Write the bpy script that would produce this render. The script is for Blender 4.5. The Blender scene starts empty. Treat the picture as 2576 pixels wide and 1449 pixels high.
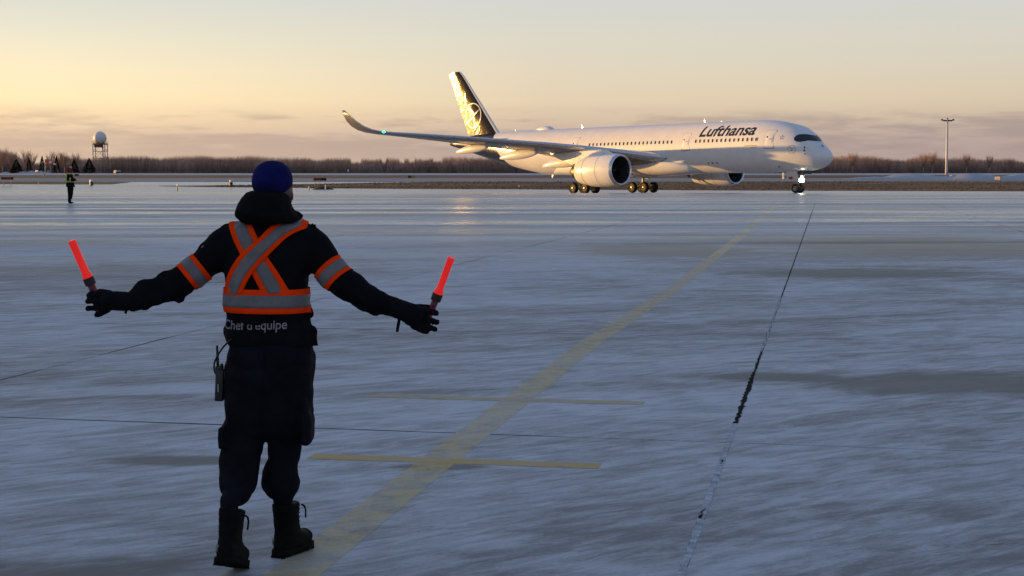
import bpy, bmesh, math, random
from math import sin, cos, tan, pi, radians, sqrt, atan2, asin
from mathutils import Vector, Matrix, noise
from mathutils.bvhtree import BVHTree
from mathutils.geometry import delaunay_2d_cdt

sc = bpy.context.scene
COL = sc.collection
random.seed(7)

# ------------------------------------------------------------------ camera
H_EYE = 1.72
F_PX = 3860.0                      # focal length in pixels of a 2576 px wide picture
HOR = 431.05                       # row of the horizon in that picture
PITCH = math.atan((724.5 - HOR) / F_PX)
cam = bpy.data.objects.new('camera', bpy.data.cameras.new('camera'))
COL.objects.link(cam)
cam.data.sensor_width = 36.0
cam.data.lens = F_PX / 2576.0 * 36.0
cam.data.clip_start = 0.1
cam.data.clip_end = 20000.0
cam.location = (0, 0, H_EYE)
cam.rotation_euler = (pi / 2 - PITCH, 0, 0)
sc.camera = cam

# ------------------------------------------------------------------ light
SUN_AZ, SUN_EL = radians(70.0), radians(1.8)      # azimuth to the left of the view axis
SUN_DIR = Vector((-sin(SUN_AZ) * cos(SUN_EL), cos(SUN_AZ) * cos(SUN_EL), sin(SUN_EL)))
sun = bpy.data.objects.new('sun', bpy.data.lights.new('sun', 'SUN'))
COL.objects.link(sun)
sun.data.energy = 4.3
sun.data.color = (1.0, 0.55, 0.17)
sun.data.angle = radians(0.6)
sun.rotation_euler = (-SUN_DIR).to_track_quat('-Z', 'Y').to_euler()
sc.view_settings.view_transform = 'Standard'
sc.view_settings.look = 'None'
sc.view_settings.exposure = 0.62
sc.view_settings.gamma = 1.0


class NT:
    """tiny helper for node trees"""
    def __init__(self, tree):
        self.t = tree

    def n(self, typ, inputs=None, **props):
        nd = self.t.nodes.new(typ)
        for k, v in props.items():
            setattr(nd, k, v)
        for k, v in (inputs or {}).items():
            s = nd.inputs[k]
            if hasattr(v, 'is_linked') or hasattr(v, 'links'):
                self.t.links.new(v, s)
            else:
                s.default_value = v
        return nd

    def math(self, op, a, b=0.0, c=0.0, clamp=False):
        nd = self.n('ShaderNodeMath', {0: a, 1: b, 2: c}, operation=op)
        nd.use_clamp = clamp
        return nd.outputs[0]

    def vmath(self, op, a, b=(0, 0, 0)):
        return self.n('ShaderNodeVectorMath', {0: a, 1: b}, operation=op).outputs[0]

    def mix(self, f, a, b, blend='MIX'):
        nd = self.n('ShaderNodeMix', data_type='RGBA', blend_type=blend)
        for s, v in ((nd.inputs[0], f), (nd.inputs[6], a), (nd.inputs[7], b)):
            if hasattr(v, 'links'):
                self.t.links.new(v, s)
            else:
                s.default_value = v
        return nd.outputs[2]

    def fmix(self, f, a, b):
        nd = self.n('ShaderNodeMix', data_type='FLOAT')
        for s, v in ((nd.inputs[0], f), (nd.inputs[2], a), (nd.inputs[3], b)):
            if hasattr(v, 'links'):
                self.t.links.new(v, s)
            else:
                s.default_value = v
        return nd.outputs[0]

    def smooth(self, x, lo, hi, a=0.0, b=1.0):
        nd = self.n('ShaderNodeMapRange', {'Value': x, 'From Min': lo, 'From Max': hi, 'To Min': a, 'To Max': b},
                    interpolation_type='SMOOTHSTEP')
        return nd.outputs[0]

    def noise(self, vec, scale=1.0, detail=3.0, rough=0.55, dist=0.0):
        nd = self.n('ShaderNodeTexNoise', {'Vector': vec, 'Scale': scale, 'Detail': detail, 'Roughness': rough,
                                           'Distortion': dist})
        return nd.outputs['Fac']

    def ramp(self, x, stops, interp='LINEAR'):
        nd = self.n('ShaderNodeValToRGB', {'Fac': x})
        cr = nd.color_ramp
        cr.interpolation = interp
        while len(cr.elements) < len(stops):
            cr.elements.new(0.5)
        for e, (p, c) in zip(cr.elements, stops):
            e.position = p
            e.color = (*c, 1)
        return nd.outputs['Color']


def lin(r, g, b):
    def f(c):
        c /= 255.0
        return c / 12.92 if c <= 0.04045 else ((c + 0.055) / 1.055) ** 2.4
    return (f(r), f(g), f(b))


def build_world():
    w = bpy.data.worlds.new('World')
    sc.world = w
    w.use_nodes = True
    t = NT(w.node_tree)
    bg = w.node_tree.nodes['Background']
    sky = t.n('ShaderNodeTexSky', sky_type='NISHITA', sun_disc=False, sun_elevation=SUN_EL,
              sun_rotation=-SUN_AZ, air_density=1.0, dust_density=1.2, ozone_density=2.0)
    d = t.vmath('NORMALIZE', t.n('ShaderNodeTexCoord').outputs['Generated'])
    sep = t.n('ShaderNodeSeparateXYZ', {0: d})
    z = sep.outputs[2]
    zr = t.math('POWER', t.math('MAXIMUM', z, 0.0), 0.5)          # spreads the low sky over the ramp
    st = [(0.0, (186, 166, 158)), (0.010, (193, 172, 163)), (0.022, (203, 181, 169)), (0.034, (224, 202, 177)),
          (0.046, (236, 217, 188)), (0.062, (234, 221, 197)), (0.082, (228, 222, 206)), (0.108, (219, 220, 214)),
          (0.17, (198, 200, 198)), (0.32, (152, 161, 175)), (0.6, (122, 146, 184)), (1.0, (108, 134, 178))]
    grad = t.ramp(zr, [(sqrt(p), lin(*c)) for p, c in st])
    # warmth towards the sun, coolness away from it
    dn = t.n('ShaderNodeVectorMath', {0: d, 1: (-sin(SUN_AZ), cos(SUN_AZ), 0.0)}, operation='DOT_PRODUCT').outputs['Value']
    low = t.smooth(z, 0.03, 0.13, 1.0, 0.15)
    warm = t.ramp(t.math('MULTIPLY_ADD', dn, 0.5, 0.5),
                  [(0.0, (0.58, 0.55, 0.64)), (0.5, (0.87, 0.875, 0.91)), (0.66, (1.0, 0.98, 0.96)), (0.80, (1.40, 1.33, 1.10)),
                   (1.0, (1.9, 1.35, 0.70))])
    grad = t.mix(low, grad, t.mix(1.0, grad, warm, 'MULTIPLY'))
    # stratus bars near the horizon
    sv = t.vmath('MULTIPLY', d, (6.5, 6.5, 62.0))
    c1 = t.noise(sv, 1.0, 5.0, 0.52, 0.3)
    sv2 = t.vmath('MULTIPLY', d, (26.0, 26.0, 190.0))
    c2 = t.noise(sv2, 1.0, 3.0, 0.55, 0.2)
    c = t.math('ADD', t.math('MULTIPLY', c1, 0.62), t.math('MULTIPLY', c2, 0.38))
    band = t.math('MULTIPLY', t.smooth(z, 0.004, 0.016), t.smooth(z, 0.030, 0.043, 1.0, 0.0))
    cm = t.math('MULTIPLY', t.smooth(c, 0.44, 0.58), band)
    cloud = t.mix(1.0, (*lin(180, 161, 155), 1), warm, 'MULTIPLY')
    grad = t.mix(t.math('MULTIPLY', cm, 0.75), grad, cloud)
    light = t.mix(1.0, grad, (1.0, 1.0, 1.0, 1), 'MULTIPLY')
    nish = t.mix(1.0, sky.outputs[0], (0.15, 0.15, 0.15, 1), 'MULTIPLY')
    fin = t.mix(0.88, nish, light)
    w.node_tree.links.new(fin, bg.inputs[0])
    bg.inputs[1].default_value = 0.68


build_world()

# ------------------------------------------------------------------ helpers


def at(px, py, y):
    """world point at depth y seen at pixel (px, py) of a 2576 px wide picture"""
    a, b = (px - 1288.0) / F_PX, (724.5 - py) / F_PX
    d = Vector((a, cos(PITCH) + b * sin(PITCH), -sin(PITCH) + b * cos(PITCH)))
    return Vector((0, 0, H_EYE)) + d * (y / d.y)


GZ = [(0, 0), (88, 0), (120, -.18), (150, -.46), (172.7, -.727), (200, -1.09), (215, -1.21), (250, -1.0), (290, -.25),
      (390, 0), (540, .32), (800, .58), (1000, .8), (6000, 3.0), (9000, 3.0)]


def gz(y):
    for (a, za), (b, zb) in zip(GZ, GZ[1:]):
        if y <= b:
            return za + (zb - za) * max(0, y - a) / (b - a)
    return GZ[-1][1]


def tag(o, label=None, cat=None, group=None, kind=None):
    if label:
        o['label'] = label
    if cat:
        o['category'] = cat
    if group:
        o['group'] = group
    if kind:
        o['kind'] = kind
    return o


def empty(name, loc=(0, 0, 0), rot=(0, 0, 0)):
    o = bpy.data.objects.new(name, None)
    COL.objects.link(o)
    o.location = loc
    o.rotation_euler = rot
    o.empty_display_size = 0.2
    return o


def link_mesh(name, me, mat, parent=None, smooth=True):
    mats = mat if isinstance(mat, (list, tuple)) else [mat]
    if not me.materials:
        for m in mats:
            me.materials.append(m)
    o = bpy.data.objects.new(name, me)
    COL.objects.link(o)
    if parent:
        o.parent = parent
    return o


class MB:
    """collects shapes and links them as one mesh object"""
    def __init__(self):
        self.v, self.f, self.m = [], [], []
        self.cur = 0

    def add(self, verts, faces):
        o = len(self.v)
        self.v += [tuple(p) for p in verts]
        self.f += [tuple(i + o for i in f) for f in faces]
        self.m += [self.cur] * len(faces)
        return self

    def box(self, c, s, rot=None, bev=0.0):
        hx, hy, hz = s[0] / 2, s[1] / 2, s[2] / 2
        if bev <= 0:
            vs = [Vector((x, y, z)) for z in (-hz, hz) for y in (-hy, hy) for x in (-hx, hx)]
            fs = [(0, 2, 3, 1), (4, 5, 7, 6), (0, 1, 5, 4), (2, 6, 7, 3), (0, 4, 6, 2), (1, 3, 7, 5)]
        else:
            bm = bmesh.new()
            bmesh.ops.create_cube(bm, size=1.0)
            for v in bm.verts:
                v.co = Vector((v.co.x * s[0], v.co.y * s[1], v.co.z * s[2]))
            bmesh.ops.bevel(bm, geom=bm.edges[:], offset=bev, segments=2, affect='EDGES', profile=0.6)
            bm.verts.index_update()
            vs = [v.co.copy() for v in bm.verts]
            fs = [tuple(v.index for v in f.verts) for f in bm.faces]
            bm.free()
        if rot is not None:
            vs = [rot @ v for v in vs]
        c = Vector(c)
        return self.add([v + c for v in vs], fs)

    def rings(self, rings, cap=True, closed=True):
        n = len(rings[0])
        vs = [p for r in rings for p in r]
        fs = []
        for i in range(len(rings) - 1):
            for j in range(n if closed else n - 1):
                k = (j + 1) % n
                fs.append((i * n + j, i * n + k, (i + 1) * n + k, (i + 1) * n + j))
        if cap:
            fs.append(tuple(reversed(range(n))))
            fs.append(tuple((len(rings) - 1) * n + j for j in range(n)))
        return self.add(vs, fs)

    def tube(self, pts, rad, n=8, cap=True, flat=None):
        """pts: points; rad: number or list; flat: (up vector, ratio) squashes the section along that direction"""
        pts = [Vector(p) for p in pts]
        if not isinstance(rad, (list, tuple)):
            rad = [rad] * len(pts)
        rings = []
        side = None
        for i, p in enumerate(pts):
            d = (pts[min(i + 1, len(pts) - 1)] - pts[max(i - 1, 0)]).normalized()
            if side is None:
                ref = Vector((0, 0, 1)) if abs(d.z) < 0.9 else Vector((0, 1, 0))
                side = d.cross(ref).normalized()
            else:
                side = (side - d * side.dot(d)).normalized()
            up = d.cross(side)
            ring = []
            for j in range(n):
                a = 2 * pi * j / n
                off = (side * cos(a) + up * sin(a)) * rad[i]
                if flat:
                    fv = flat[0].normalized()
                    off -= fv * off.dot(fv) * (1 - flat[1])
                ring.append(p + off)
            rings.append(ring)
        return self.rings(rings, cap)

    def ball(self, c, r, nu=14, nv=9, squash=(1, 1, 1)):
        c = Vector(c)
        vs = [c + Vector((0, 0, -r * squash[2]))]
        for i in range(1, nv):
            t = -pi / 2 + pi * i / nv
            for j in range(nu):
                a = 2 * pi * j / nu
                vs.append(c + Vector((r * cos(t) * cos(a) * squash[0], r * cos(t) * sin(a) * squash[1], r * sin(t) * squash[2])))
        vs.append(c + Vector((0, 0, r * squash[2])))
        fs = [(0, 1 + (j + 1) % nu, 1 + j) for j in range(nu)]
        for i in range(nv - 2):
            for j in range(nu):
                k = (j + 1) % nu
                fs.append((1 + i * nu + j, 1 + i * nu + k, 1 + (i + 1) * nu + k, 1 + (i + 1) * nu + j))
        e = len(vs) - 1
        b = 1 + (nv - 2) * nu
        fs += [(e, b + j, b + (j + 1) % nu) for j in range(nu)]
        return self.add(vs, fs)

    def mesh(self, name, smooth=True, recalc=True):
        me = bpy.data.meshes.new(name)
        me.from_pydata(self.v, [], self.f)
        if any(self.m):
            me.polygons.foreach_set('material_index', self.m)
        if recalc:
            bm = bmesh.new()
            bm.from_mesh(me)
            bmesh.ops.recalc_face_normals(bm, faces=bm.faces)
            bm.to_mesh(me)
            bm.free()
        if smooth:
            me.polygons.foreach_set('use_smooth', [True] * len(me.polygons))
        me.update()
        return me

    def build(self, name, mat, parent=None, smooth=True, recalc=True, auto=None):
        me = self.mesh(name, smooth, recalc)
        if smooth and auto:
            me.set_sharp_from_angle(angle=radians(auto))
        return link_mesh(name, me, mat, parent)


def remeshed(mb, voxel, smooth=4, factor=0.5):
    """fuse overlapping closed shapes into one continuous skin"""
    tmp = bpy.data.objects.new('tmp', mb.mesh('tmp', False))
    COL.objects.link(tmp)
    m = tmp.modifiers.new('r', 'REMESH')
    m.mode = 'VOXEL'
    m.voxel_size = voxel
    m.adaptivity = 0.0
    if smooth:
        s = tmp.modifiers.new('s', 'SMOOTH')
        s.iterations = smooth
        s.factor = factor
    dg = bpy.context.evaluated_depsgraph_get()
    me = bpy.data.meshes.new_from_object(tmp.evaluated_get(dg))
    bpy.data.objects.remove(tmp)
    me.materials.clear()
    me.polygons.foreach_set('use_smooth', [True] * len(me.polygons))
    return me


def displace(me, fn):
    nr = [v.normal.copy() for v in me.vertices]
    for v, n in zip(me.vertices, nr):
        v.co = v.co + n * fn(v.co)
    me.update()


def interp(tab, x):
    """smooth interpolation of rows (x, a, b, ...)"""
    n = len(tab)
    if x <= tab[0][0]:
        return tab[0][1:]
    if x >= tab[-1][0]:
        return tab[-1][1:]
    i = 0
    while tab[i + 1][0] < x:
        i += 1
    x0, x1 = tab[i][0], tab[i + 1][0]
    h = x1 - x0
    t = (x - x0) / h
    out = []
    for c in range(1, len(tab[0])):
        y0, y1 = tab[i][c], tab[i + 1][c]
        dl = (y1 - y0) / h

        def slope(k):
            if k == 0:
                return (tab[1][c] - tab[0][c]) / (tab[1][0] - tab[0][0])
            if k == n - 1:
                return (tab[-1][c] - tab[-2][c]) / (tab[-1][0] - tab[-2][0])
            a = (tab[k][c] - tab[k - 1][c]) / (tab[k][0] - tab[k - 1][0])
            b = (tab[k + 1][c] - tab[k][c]) / (tab[k + 1][0] - tab[k][0])
            return 0.0 if a * b <= 0 else 2 * a * b / (a + b)
        m0, m1 = slope(i), slope(i + 1)
        out.append((2 * t ** 3 - 3 * t ** 2 + 1) * y0 + (t ** 3 - 2 * t ** 2 + t) * h * m0
                   + (-2 * t ** 3 + 3 * t ** 2) * y1 + (t ** 3 - t ** 2) * h * m1)
    return out


def text_mesh(body, shear=0.0, bold=0.0):
    """flat text as (verts, tris) in its own plane, cap height about 0.7"""
    cu = bpy.data.curves.new('txt', 'FONT')
    cu.body = body
    cu.shear = shear
    cu.offset = bold
    cu.resolution_u = 6
    o = bpy.data.objects.new('txt', cu)
    COL.objects.link(o)
    dg = bpy.context.evaluated_depsgraph_get()
    me = bpy.data.meshes.new_from_object(o.evaluated_get(dg))
    bpy.data.objects.remove(o)
    bm = bmesh.new()
    bm.from_mesh(me)
    bmesh.ops.triangulate(bm, faces=bm.faces[:])
    for _ in range(2):
        long = [e for e in bm.edges if e.calc_length() > 0.14]
        if long:
            bmesh.ops.subdivide_edges(bm, edges=long, cuts=1)
            bmesh.ops.triangulate(bm, faces=bm.faces[:])
    bm.verts.index_update()
    vs = [(v.co.x, v.co.y) for v in bm.verts]
    fs = [tuple(v.index for v in f.verts) for f in bm.faces]
    bm.free()
    bpy.data.meshes.remove(me)
    return vs, fs


# ------------------------------------------------------------------ materials


def principled(name):
    m = bpy.data.materials.new(name)
    m.use_nodes = True
    return m, NT(m.node_tree), m.node_tree.nodes['Principled BSDF']


def mat(name, col, rough=0.6, var=0.15, scale=6.0, metal=0.0, bump=0.0, bscale=30.0, coat=0.0, sheen=0.0, spec=0.5,
        emit=None, estr=0.0, coords='Object', tvar=0.0):
    m, t, b = principled(name)
    v = t.n('ShaderNodeTexCoord').outputs[coords]
    nz = t.noise(v, scale, 4.0, 0.6)
    k = t.smooth(nz, 0.3, 0.7, 1.0 - var, 1.0 + var)
    c = t.mix(1.0, (*col, 1), t.n('ShaderNodeCombineColor', {0: k, 1: k, 2: k}).outputs[0], 'MULTIPLY')
    m.node_tree.links.new(c, b.inputs['Base Color'])
    rr = t.smooth(t.noise(v, scale * 2.3, 3.0), 0.3, 0.7, max(0.02, rough - 0.08 - tvar), min(1, rough + 0.08 + tvar))
    m.node_tree.links.new(rr, b.inputs['Roughness'])
    b.inputs['Metallic'].default_value = metal
    b.inputs['Coat Weight'].default_value = coat
    b.inputs['Coat Roughness'].default_value = 0.08
    b.inputs['Sheen Weight'].default_value = sheen
    b.inputs['Specular IOR Level'].default_value = spec
    if bump:
        bp = t.n('ShaderNodeBump', {'Height': t.noise(v, bscale, 4.0, 0.6), 'Strength': 0.6, 'Distance': bump})
        m.node_tree.links.new(bp.outputs[0], b.inputs['Normal'])
    if emit:
        b.inputs['Emission Color'].default_value = (*emit, 1)
        b.inputs['Emission Strength'].default_value = estr
    return m


def ice_mat(name, paint=None, wear=0.5, dark=1.0, pfrost=0.46, pmax=0.95):
    """concrete dusted with wind-blown frost and thin ice, shared by slabs, far apron and painted lines"""
    m, t, b = principled(name)
    p = t.n('ShaderNodeNewGeometry').outputs['Position']
    def turned(deg, sx, sy):
        r = t.n('ShaderNodeMapping', {'Vector': p, 'Rotation': (0, 0, radians(deg))}).outputs[0]
        return t.vmath('MULTIPLY', r, (sx, sy, 1.0))
    big = t.noise(turned(-13, 0.10, 0.21), 1.0, 6.0, 0.58, 1.2)          # drifts several metres long
    mid = t.noise(turned(-24, 0.95, 2.2), 1.0, 6.0, 0.62, 1.0)           # smears
    fine = t.noise(turned(-36, 2.6, 11.0), 1.0, 5.0, 0.65, 0.7)            # brush-like scuffs
    scuf = t.noise(turned(-48, 0.9, 12.0), 1.0, 4.0, 0.6, 0.4)            # sparse oblique scrapes
    grain = t.noise(p, 34.0, 4.0, 0.75)
    # each layer is a soft mask of its own
    f = t.math('MULTIPLY', t.smooth(big, 0.30, 0.64), 0.40)
    f = t.math('ADD', f, t.math('MULTIPLY', t.smooth(mid, 0.33, 0.65), 0.27))
    f = t.math('ADD', f, t.math('MULTIPLY', t.smooth(fine, 0.36, 0.64), 0.25))
    f = t.math('ADD', f, t.math('MULTIPLY', t.smooth(scuf, 0.58, 0.70), 0.10))
    f = t.math('ADD', f, t.math('MULTIPLY_ADD', grain, 0.40, -0.17))
    frost = t.smooth(f, 0.10, 0.94)
    sep = t.n('ShaderNodeSeparateXYZ', {0: p})

    def patches(lst, lo, hi, amp):
        out = None
        for cx, cy, rx, ry in lst:
            ex = t.math('DIVIDE', t.math('SUBTRACT', sep.outputs[0], cx), rx)
            ey = t.math('DIVIDE', t.math('SUBTRACT', sep.outputs[1], cy), ry)
            r = t.math('SQRT', t.math('ADD', t.math('MULTIPLY', ex, ex), t.math('MULTIPLY', ey, ey)))
            r = t.math('ADD', r, t.math('MULTIPLY', t.math('SUBTRACT', mid, 0.5), amp))
            k = t.smooth(r, lo, hi, 1.0, 0.0)
            out = k if out is None else t.math('MAXIMUM', out, k)
        return out
    # damp bare patches and thin clear ice, with outlines of their own
    wet = patches(((3.75, 12.4, 1.9, 0.95), (2.3, 12.75, 0.8, 0.36), (5.6, 12.2, 1.5, 0.9), (9.6, 35.5, 4.6, 6.0), (3.4, 33.5, 2.6, 3.6), (6.0, 26.0, 2.6, 1.6),
                   (-1.9, 9.05, 0.6, 0.2), (-0.42, 8.85, 0.34, 0.14), (-3.0, 6.2, 2.6, 0.7)), 0.5, 1.1, 1.2)
    # clear ice lies in long wind-laid bands, more of it on the open apron further out
    bands = t.noise(turned(-3, 0.022, 0.24), 1.0, 4.0, 0.6, 0.6)
    ice = t.math('MULTIPLY', t.smooth(bands, 0.34, 0.64, 0.15, 1.0), t.smooth(sep.outputs[1], 16.0, 58.0))
    ice = t.math('MAXIMUM', ice, t.smooth(sep.outputs[1], 85.0, 150.0, 0.0, 0.85))
    frost = t.math('MULTIPLY', frost, t.math('SUBTRACT', 1.0, t.math('MULTIPLY', wet, 0.88)))
    frost = t.math('MULTIPLY', frost, t.math('SUBTRACT', 1.0, t.math('MULTIPLY', ice, 0.25)))
    conc = t.mix(t.smooth(big, 0.35, 0.65), (0.160, 0.162, 0.164, 1), (0.225, 0.226, 0.227, 1))
    conc = t.mix(t.math('MULTIPLY', wet, 0.7), conc, (0.085, 0.090, 0.080, 1))
    if paint:
        pn = t.noise(p, 5.0, 5.0, 0.7)
        amt = t.smooth(t.math('ADD', pn, t.math('MULTIPLY', grain, 0.25)), wear, wear + 0.25, 0.15, pmax)
        conc = t.mix(amt, conc, (*paint, 1))
        frost = t.math('MULTIPLY', frost, pfrost)
    col = t.mix(frost, conc, (0.62, 0.63, 0.66, 1))
    chip = t.smooth(t.noise(turned(-20, 1.6, 13.0), 1.0, 3.0, 0.6, 0.3), 0.69, 0.73, 0.0, 0.75)
    col = t.mix(chip, col, (0.05, 0.052, 0.055, 1))
    m.node_tree.links.new(col, b.inputs['Base Color'])
    rough = t.fmix(frost, 0.50, 0.60)
    rough = t.math('SUBTRACT', rough, t.math('MULTIPLY', ice, t.smooth(mid, 0.3, 0.66, 0.37, 0.25)))
    m.node_tree.links.new(rough, b.inputs['Roughness'])
    m.node_tree.links.new(t.fmix(ice, 0.28, 0.40), b.inputs['Specular IOR Level'])
    hgt = t.math('ADD', t.math('MULTIPLY', grain, 0.35), t.math('ADD', t.math('MULTIPLY', fine, 0.45), t.math('MULTIPLY', mid, 0.5)))
    bp = t.n('ShaderNodeBump', {'Height': hgt, 'Strength': 0.30, 'Distance': 0.012})
    m.node_tree.links.new(bp.outputs[0], b.inputs['Normal'])
    return m


def field_mat(name, a, b_, c, sx=0.05, sy=0.6, rough=0.9, lo=0.38, hi=0.62):
    m, t, b = principled(name)
    p = t.n('ShaderNodeNewGeometry').outputs['Position']
    n1 = t.noise(t.vmath('MULTIPLY', p, (sx, sy, sy)), 1.0, 5.0, 0.65, 0.6)
    n2 = t.noise(t.vmath('MULTIPLY', p, (sx * 9, sy * 6, 1.0)), 1.0, 5.0, 0.7)
    k = t.math('ADD', t.math('MULTIPLY', n1, 0.65), t.math('MULTIPLY', n2, 0.35))
    col = t.ramp(k, [(lo, a), ((lo + hi) / 2, b_), (hi, c)])
    m.node_tree.links.new(col, b.inputs['Base Color'])
    b.inputs['Roughness'].default_value = rough
    b.inputs['Specular IOR Level'].default_value = 0.2
    return m
# ------------------------------------------------------------------ ground, apron, strips beyond
PHI = radians(11.56)
JU, JV = Vector((sin(PHI), cos(PHI), 0)), Vector((cos(PHI), -sin(PHI), 0))
J0 = Vector((2.635, 15.81, 0))
SW, SL, GAP = 6.08, 6.28, 0.011
M_ICE = ice_mat('frosted_concrete')
M_PAINT = ice_mat('worn_yellow_paint', paint=(0.52, 0.385, 0.14), wear=0.46)
M_PAINT3 = ice_mat('pale_yellow_paint', paint=(0.46, 0.33, 0.10), wear=0.44, pfrost=0.28, pmax=1.0)
M_PAINT2 = ice_mat('fresher_yellow_paint', paint=(0.50, 0.31, 0.05), wear=0.38, pfrost=0.2, pmax=1.0)
M_FILL = mat('joint_filler', (0.02, 0.02, 0.022), 0.8)


def sheet(name, ys, xs, dz, m, parent=None, yoff=None):
    mb = MB()
    vs, fs = [], []
    for y in ys:
        for x in xs:
            yy = y + (yoff(x, y) if yoff else 0)
            vs.append((x, yy, gz(yy) + dz))
    n = len(xs)
    for i in range(len(ys) - 1):
        for j in range(n - 1):
            fs.append((i * n + j, i * n + j + 1, (i + 1) * n + j + 1, (i + 1) * n + j))
    mb.add(vs, fs)
    return mb.build(name, m, parent, smooth=True, recalc=False)


M_FIELD = field_mat('winter_field', (0.10, 0.075, 0.06), (0.16, 0.13, 0.11), (0.34, 0.33, 0.34), 0.02, 0.05, lo=0.36, hi=0.66)
g = tag(sheet('ground', [-400, -100, 0, 60, 88, 100, 110, 120, 135, 150, 160, 172.7, 185, 200, 215, 230, 250, 270, 290, 340, 390,
                         460, 540, 660, 800, 900, 1000, 2000, 4000, 8000], [-8000, -2500, -900, -300, -100, 0, 100, 300, 900, 2500, 8000],
              -0.12, M_FIELD), kind='structure')

ap = sheet('apron', [-60, 0, 40, 88, 94, 100, 106, 112, 120, 128, 135, 142, 150, 157, 165, 172.7, 180, 186, 193, 200, 207, 215, 225, 237, 250, 263, 277, 292],
           [-420, -250, -150, -80, -40, -15, 0, 15, 40, 80, 150, 300, 500], -0.034, M_ICE)
tag(ap, kind='structure')
# joint filler under the slabs, then the slabs themselves
AL0, AL1 = -3, 11          # slab rows along the joints


def grid_pt(i, j, z=0.0):
    p = J0 + JV * (i * SW) + JU * (j * SL)
    return Vector((p.x, p.y, z))


rows = []
for j in range(AL0, AL1):
    yc = grid_pt(0, j + .5).y
    sel = []
    for i in range(-30, 30):
        c = grid_pt(i + .5, j + .5)
        if abs(c.x) < 0.345 * max(c.y, 0) + 7.5 and c.y > 1.0:
            sel.append(i)
    rows.append((j, sel))
mb = MB()
for j, sel in rows:
    a, b = min(sel), max(sel) + 1
    mb.add([grid_pt(a, j, -0.020), grid_pt(b, j, -0.020), grid_pt(b, j + 1, -0.020), grid_pt(a, j + 1, -0.020)], [(0, 1, 2, 3)])
mb.build('joint_filler', M_FILL, ap, smooth=False)


def slab_mesh(gap_l):
    w, l, b = SW / 2 - GAP / 2, SL / 2 - GAP / 2, 0.010
    mb = MB()
    rings = []
    for ins, z in ((0, -0.030), (0, -0.008), (b, 0.0)):
        x0, x1, y0, y1 = -w + ins + gap_l, w - ins, -l + ins, l - ins
        rings.append([Vector((x0, y0, z)), Vector((x1, y0, z)), Vector((x1, y1, z)), Vector((x0, y1, z))])
    mb.rings(rings, cap=False)
    mb.f.append((8, 9, 10, 11))
    mb.m.append(0)
    return mb.mesh('slab', smooth=False)


slab_me = slab_mesh(0.0)
slab_wide = slab_mesh(0.003)      # beside the broad broken joint
for me in (slab_me, slab_wide):
    me.materials.append(M_ICE)
rs = random.Random(3)
for j, sel in rows:
    for i in sel:
        o = link_mesh('slab', slab_wide if i == 0 else slab_me, M_ICE, ap)
        c = grid_pt(i + .5, j + .5)
        o.location = (c.x, c.y, rs.uniform(-0.0002, 0.0))
        o.rotation_euler = (0, 0, -PHI)
# far slabs that can no longer be picked apart: the apron continues as one sheet
ju1 = grid_pt(0, AL1)
mb = MB()
vs, fs = [], []
us = [AL1 * SL + d for d in (0, 8, 16, 24, 32, 40, 48, 56, 64, 74, 84, 94, 104, 114, 124, 134, 146, 158, 170, 184, 200)]
vx = [-260, -160, -90, -60, -40, -20, 0, 20, 40, 60, 90, 130, 200, 300]
for u in us:
    for v in vx:
        p = J0 + JU * u + JV * v
        vs.append((p.x, p.y, gz(p.y) - 0.001))
n = len(vx)
for a in range(len(us) - 1):
    for b in range(n - 1):
        fs.append((a * n + b, a * n + b + 1, (a + 1) * n + b + 1, (a + 1) * n + b))
mb.add(vs, fs)
mb.build('far_slabs', M_ICE, ap, recalc=False)

# broken joint: black gap with crumbled edges, then a ridge of blown frost nearer by


def joint_pt(y, off=0.0, z=0.0):
    u = (y - J0.y) / JU.y
    p = J0 + JU * u + JV * off
    return Vector((p.x, p.y, z))


rj = random.Random(11)


def ragged_strip(y0, y1, step, wfun, z, jit, zfun=None):
    mb = MB()
    vs, fs = [], []
    y = y0
    while y < y1:
        w = wfun(y)
        c = rj.uniform(-jit, jit) * .6
        a, b = c - w / 2 + rj.uniform(-jit, jit), c + w / 2 + rj.uniform(-jit, jit)
        h = zfun(y) if zfun else 0
        vs += [joint_pt(y, a + .002, z), joint_pt(y, (a + b) / 2 + .002, z + h), joint_pt(y, max(b, a + .004) + .002, z)]
        y += step * rj.uniform(.6, 1.4)
    for i in range(len(vs) // 3 - 1):
        for k in (0, 1):
            fs.append((3 * i + k, 3 * i + k + 1, 3 * i + 4 + k, 3 * i + 3 + k))
    return mb.add(vs, fs)


ragged_strip(10.35, 14.6, 0.05, lambda y: (0.034 if y < 12.9 else 0.016) * rj.uniform(.55, 1.4), 0.0012, 0.008).build('joint_crack', mat('crack', (.006, .006, .007), .95, spec=0.1), ap, smooth=False)
ragged_strip(21.0, 70.0, 0.22, lambda y: 0.004 + .00018 * y, 0.0012, 0.003).build('joint_crack', bpy.data.materials['crack'], ap, smooth=False)
M_SNOW = mat('blown_snow', (0.40, 0.42, 0.46), 0.7, 0.12, 3.0, bump=0.01)
ragged_strip(4.6, 10.4, 0.05, lambda y: 0.036 * rj.uniform(.8, 1.2), 0.0012, 0.0035, lambda y: rj.uniform(.0005, .003)).build('frost_ridge', mat('joint_frost', (0.43, 0.445, 0.475), 0.8, 0.35, 14.0), ap)
ragged_strip(14.6, 21.0, 0.12, lambda y: 0.014 * rj.uniform(.5, 1.4), 0.0012, 0.006).build('frost_ridge', bpy.data.materials['joint_frost'], ap)
for ya, yb in ((7.5, 7.75), (8.9, 9.05)):
    ragged_strip(ya, yb, 0.05, lambda y: 0.004, 0.0078, 0.012).build('joint_crack', bpy.data.materials['crack'], ap, smooth=False)

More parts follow.
